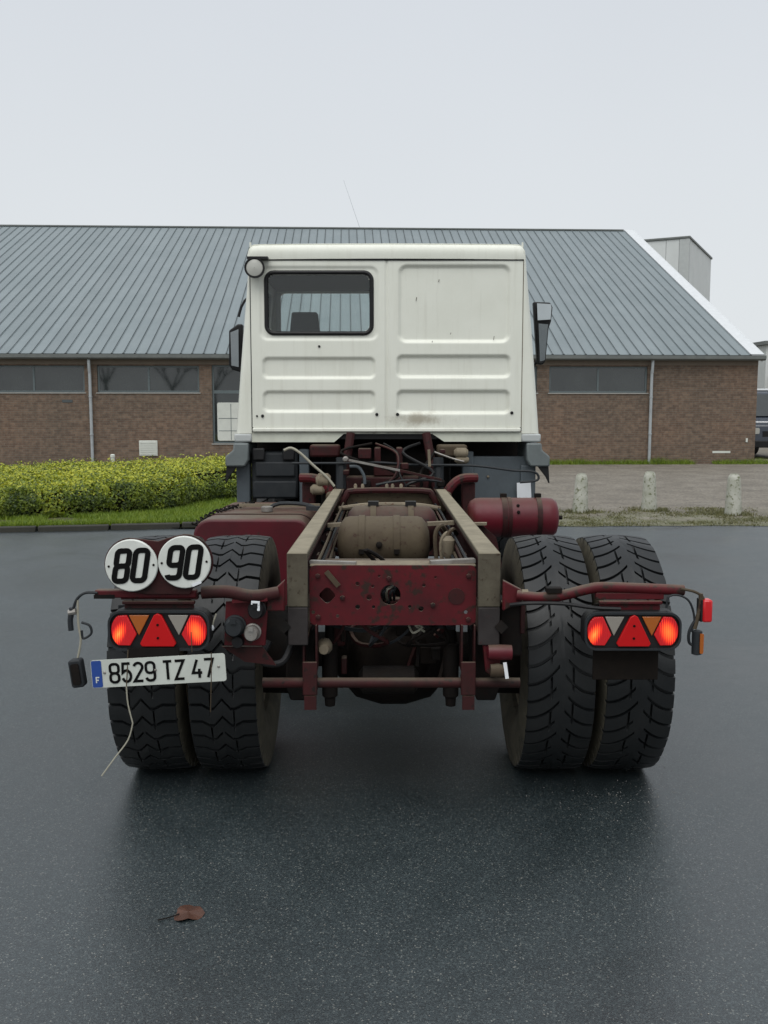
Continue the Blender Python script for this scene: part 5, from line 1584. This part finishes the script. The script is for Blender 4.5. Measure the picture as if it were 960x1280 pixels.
for k in range(5):          # hoses and cables in the dark below the cab
    x_ = cr.uniform(-.45, .5); y_ = cr.uniform(7.05, 7.3)
    pts = [(x_, y_, 1.0), (x_+cr.uniform(-.1,.1), y_-.03, 1.15), (x_+cr.uniform(-.2,.2), y_, 1.25), (x_+cr.uniform(-.3,.3), y_+.1, 1.40), (x_+cr.uniform(-.3,.3), y_+.25, 1.47)]
    MB().tube(pts, cr.uniform(.007, .014), 7, 5).build('hose', [M['black'], M['red_dark'], M['grime'], M['grime']][k % 4], T)
for k in range(8):
    x_ = cr.uniform(-.42, .48); z_ = cr.uniform(1.05, 1.42); w_ = cr.uniform(.02, .06)
    MB().box((x_-w_, 7.2, z_-w_*.8), (x_+w_, 7.28, z_+w_*.8)).build('bracket', [M['red_dark'], M['grime'], M['red_dark']][k % 3], T, bevel=.008)
for k in range(7):          # hoses below the rear cross member
    x_ = cr.uniform(-.26, .32)
    pts = [(x_, 3.95, .90), (x_+cr.uniform(-.05,.05), 3.90, .82), (x_+cr.uniform(-.12,.12), 3.93, .74), (x_+cr.uniform(-.15,.15), 4.1, .70), (x_+cr.uniform(-.15,.15), 4.3, .8)]
    MB().tube(pts, cr.uniform(.006, .011), 6, 5).build('air_hose', [M['grime'], M['blackdull'], M['red_dark']][k % 3], T)
for s_, xw in ((-1, -.394), (1, .472)):   # bolt heads on the rail ends and webs
    for j in range(12):
        MB().lathe([(0,.012),(.008,.011),(.011,.006)] if s_ > 0 else [(-.011,.006),(-.008,.011),(0,.012)], (xw, 3.95+j*.24, 1.03-.12*(j % 2)), 'X', 6).build('rail_bolt', M['red_dark'], T)

# loose grit scattered on the road
gm = MB()
def pebble(x, y, r):
    k = len(gm.v); a = rnd.uniform(0, 6.28)
    for j in range(3): gm.v.append((x+r*math.cos(a+j*2.09), y+r*math.sin(a+j*2.09), .001))
    gm.v.append((x+rnd.uniform(-.3,.3)*r, y, .001+r*rnd.uniform(.6,1.1)))
    for q in ((0,1,3),(1,2,3),(2,0,3)): gm.face([k+i for i in q])
for _ in range(450):
    if rnd.random() < .45:
        p = gnd(rnd.gauss(790, 60), rnd.gauss(1000, 22))
    else:
        p = gnd(rnd.uniform(-60, 1020), 975 + 330*rnd.random())
    pebble(p.x, p.y, rnd.uniform(.0014, .0034))
go2 = gm.build('grit', M['steel'], None, sharp=0)
props(go2, 'pale loose grit scattered over the dark wet asphalt', 'grit', kind='stuff')

# greasy brackets, levers and clips round the axle
for k in range(16):
    x_ = cr.uniform(-.30, .36); y_ = cr.uniform(3.95, 4.2); z_ = cr.uniform(.60, .83); w_ = cr.uniform(.012, .04); h_ = cr.uniform(.015, .06)
    if k % 2: MB().box((x_-w_, y_, z_-h_), (x_+w_, y_+.05, z_+h_)).build('axle_bracket', [M['grime'], M['diff'], M['red_dark']][k % 3], T, bevel=.006)
    else: MB().bar((x_, y_, z_-.05), (x_+cr.uniform(-.12,.12), y_+.04, z_+.06), .016, .022).build('brake_lever', [M['grime'], M['red_dark'], M['diff']][k % 3], T)
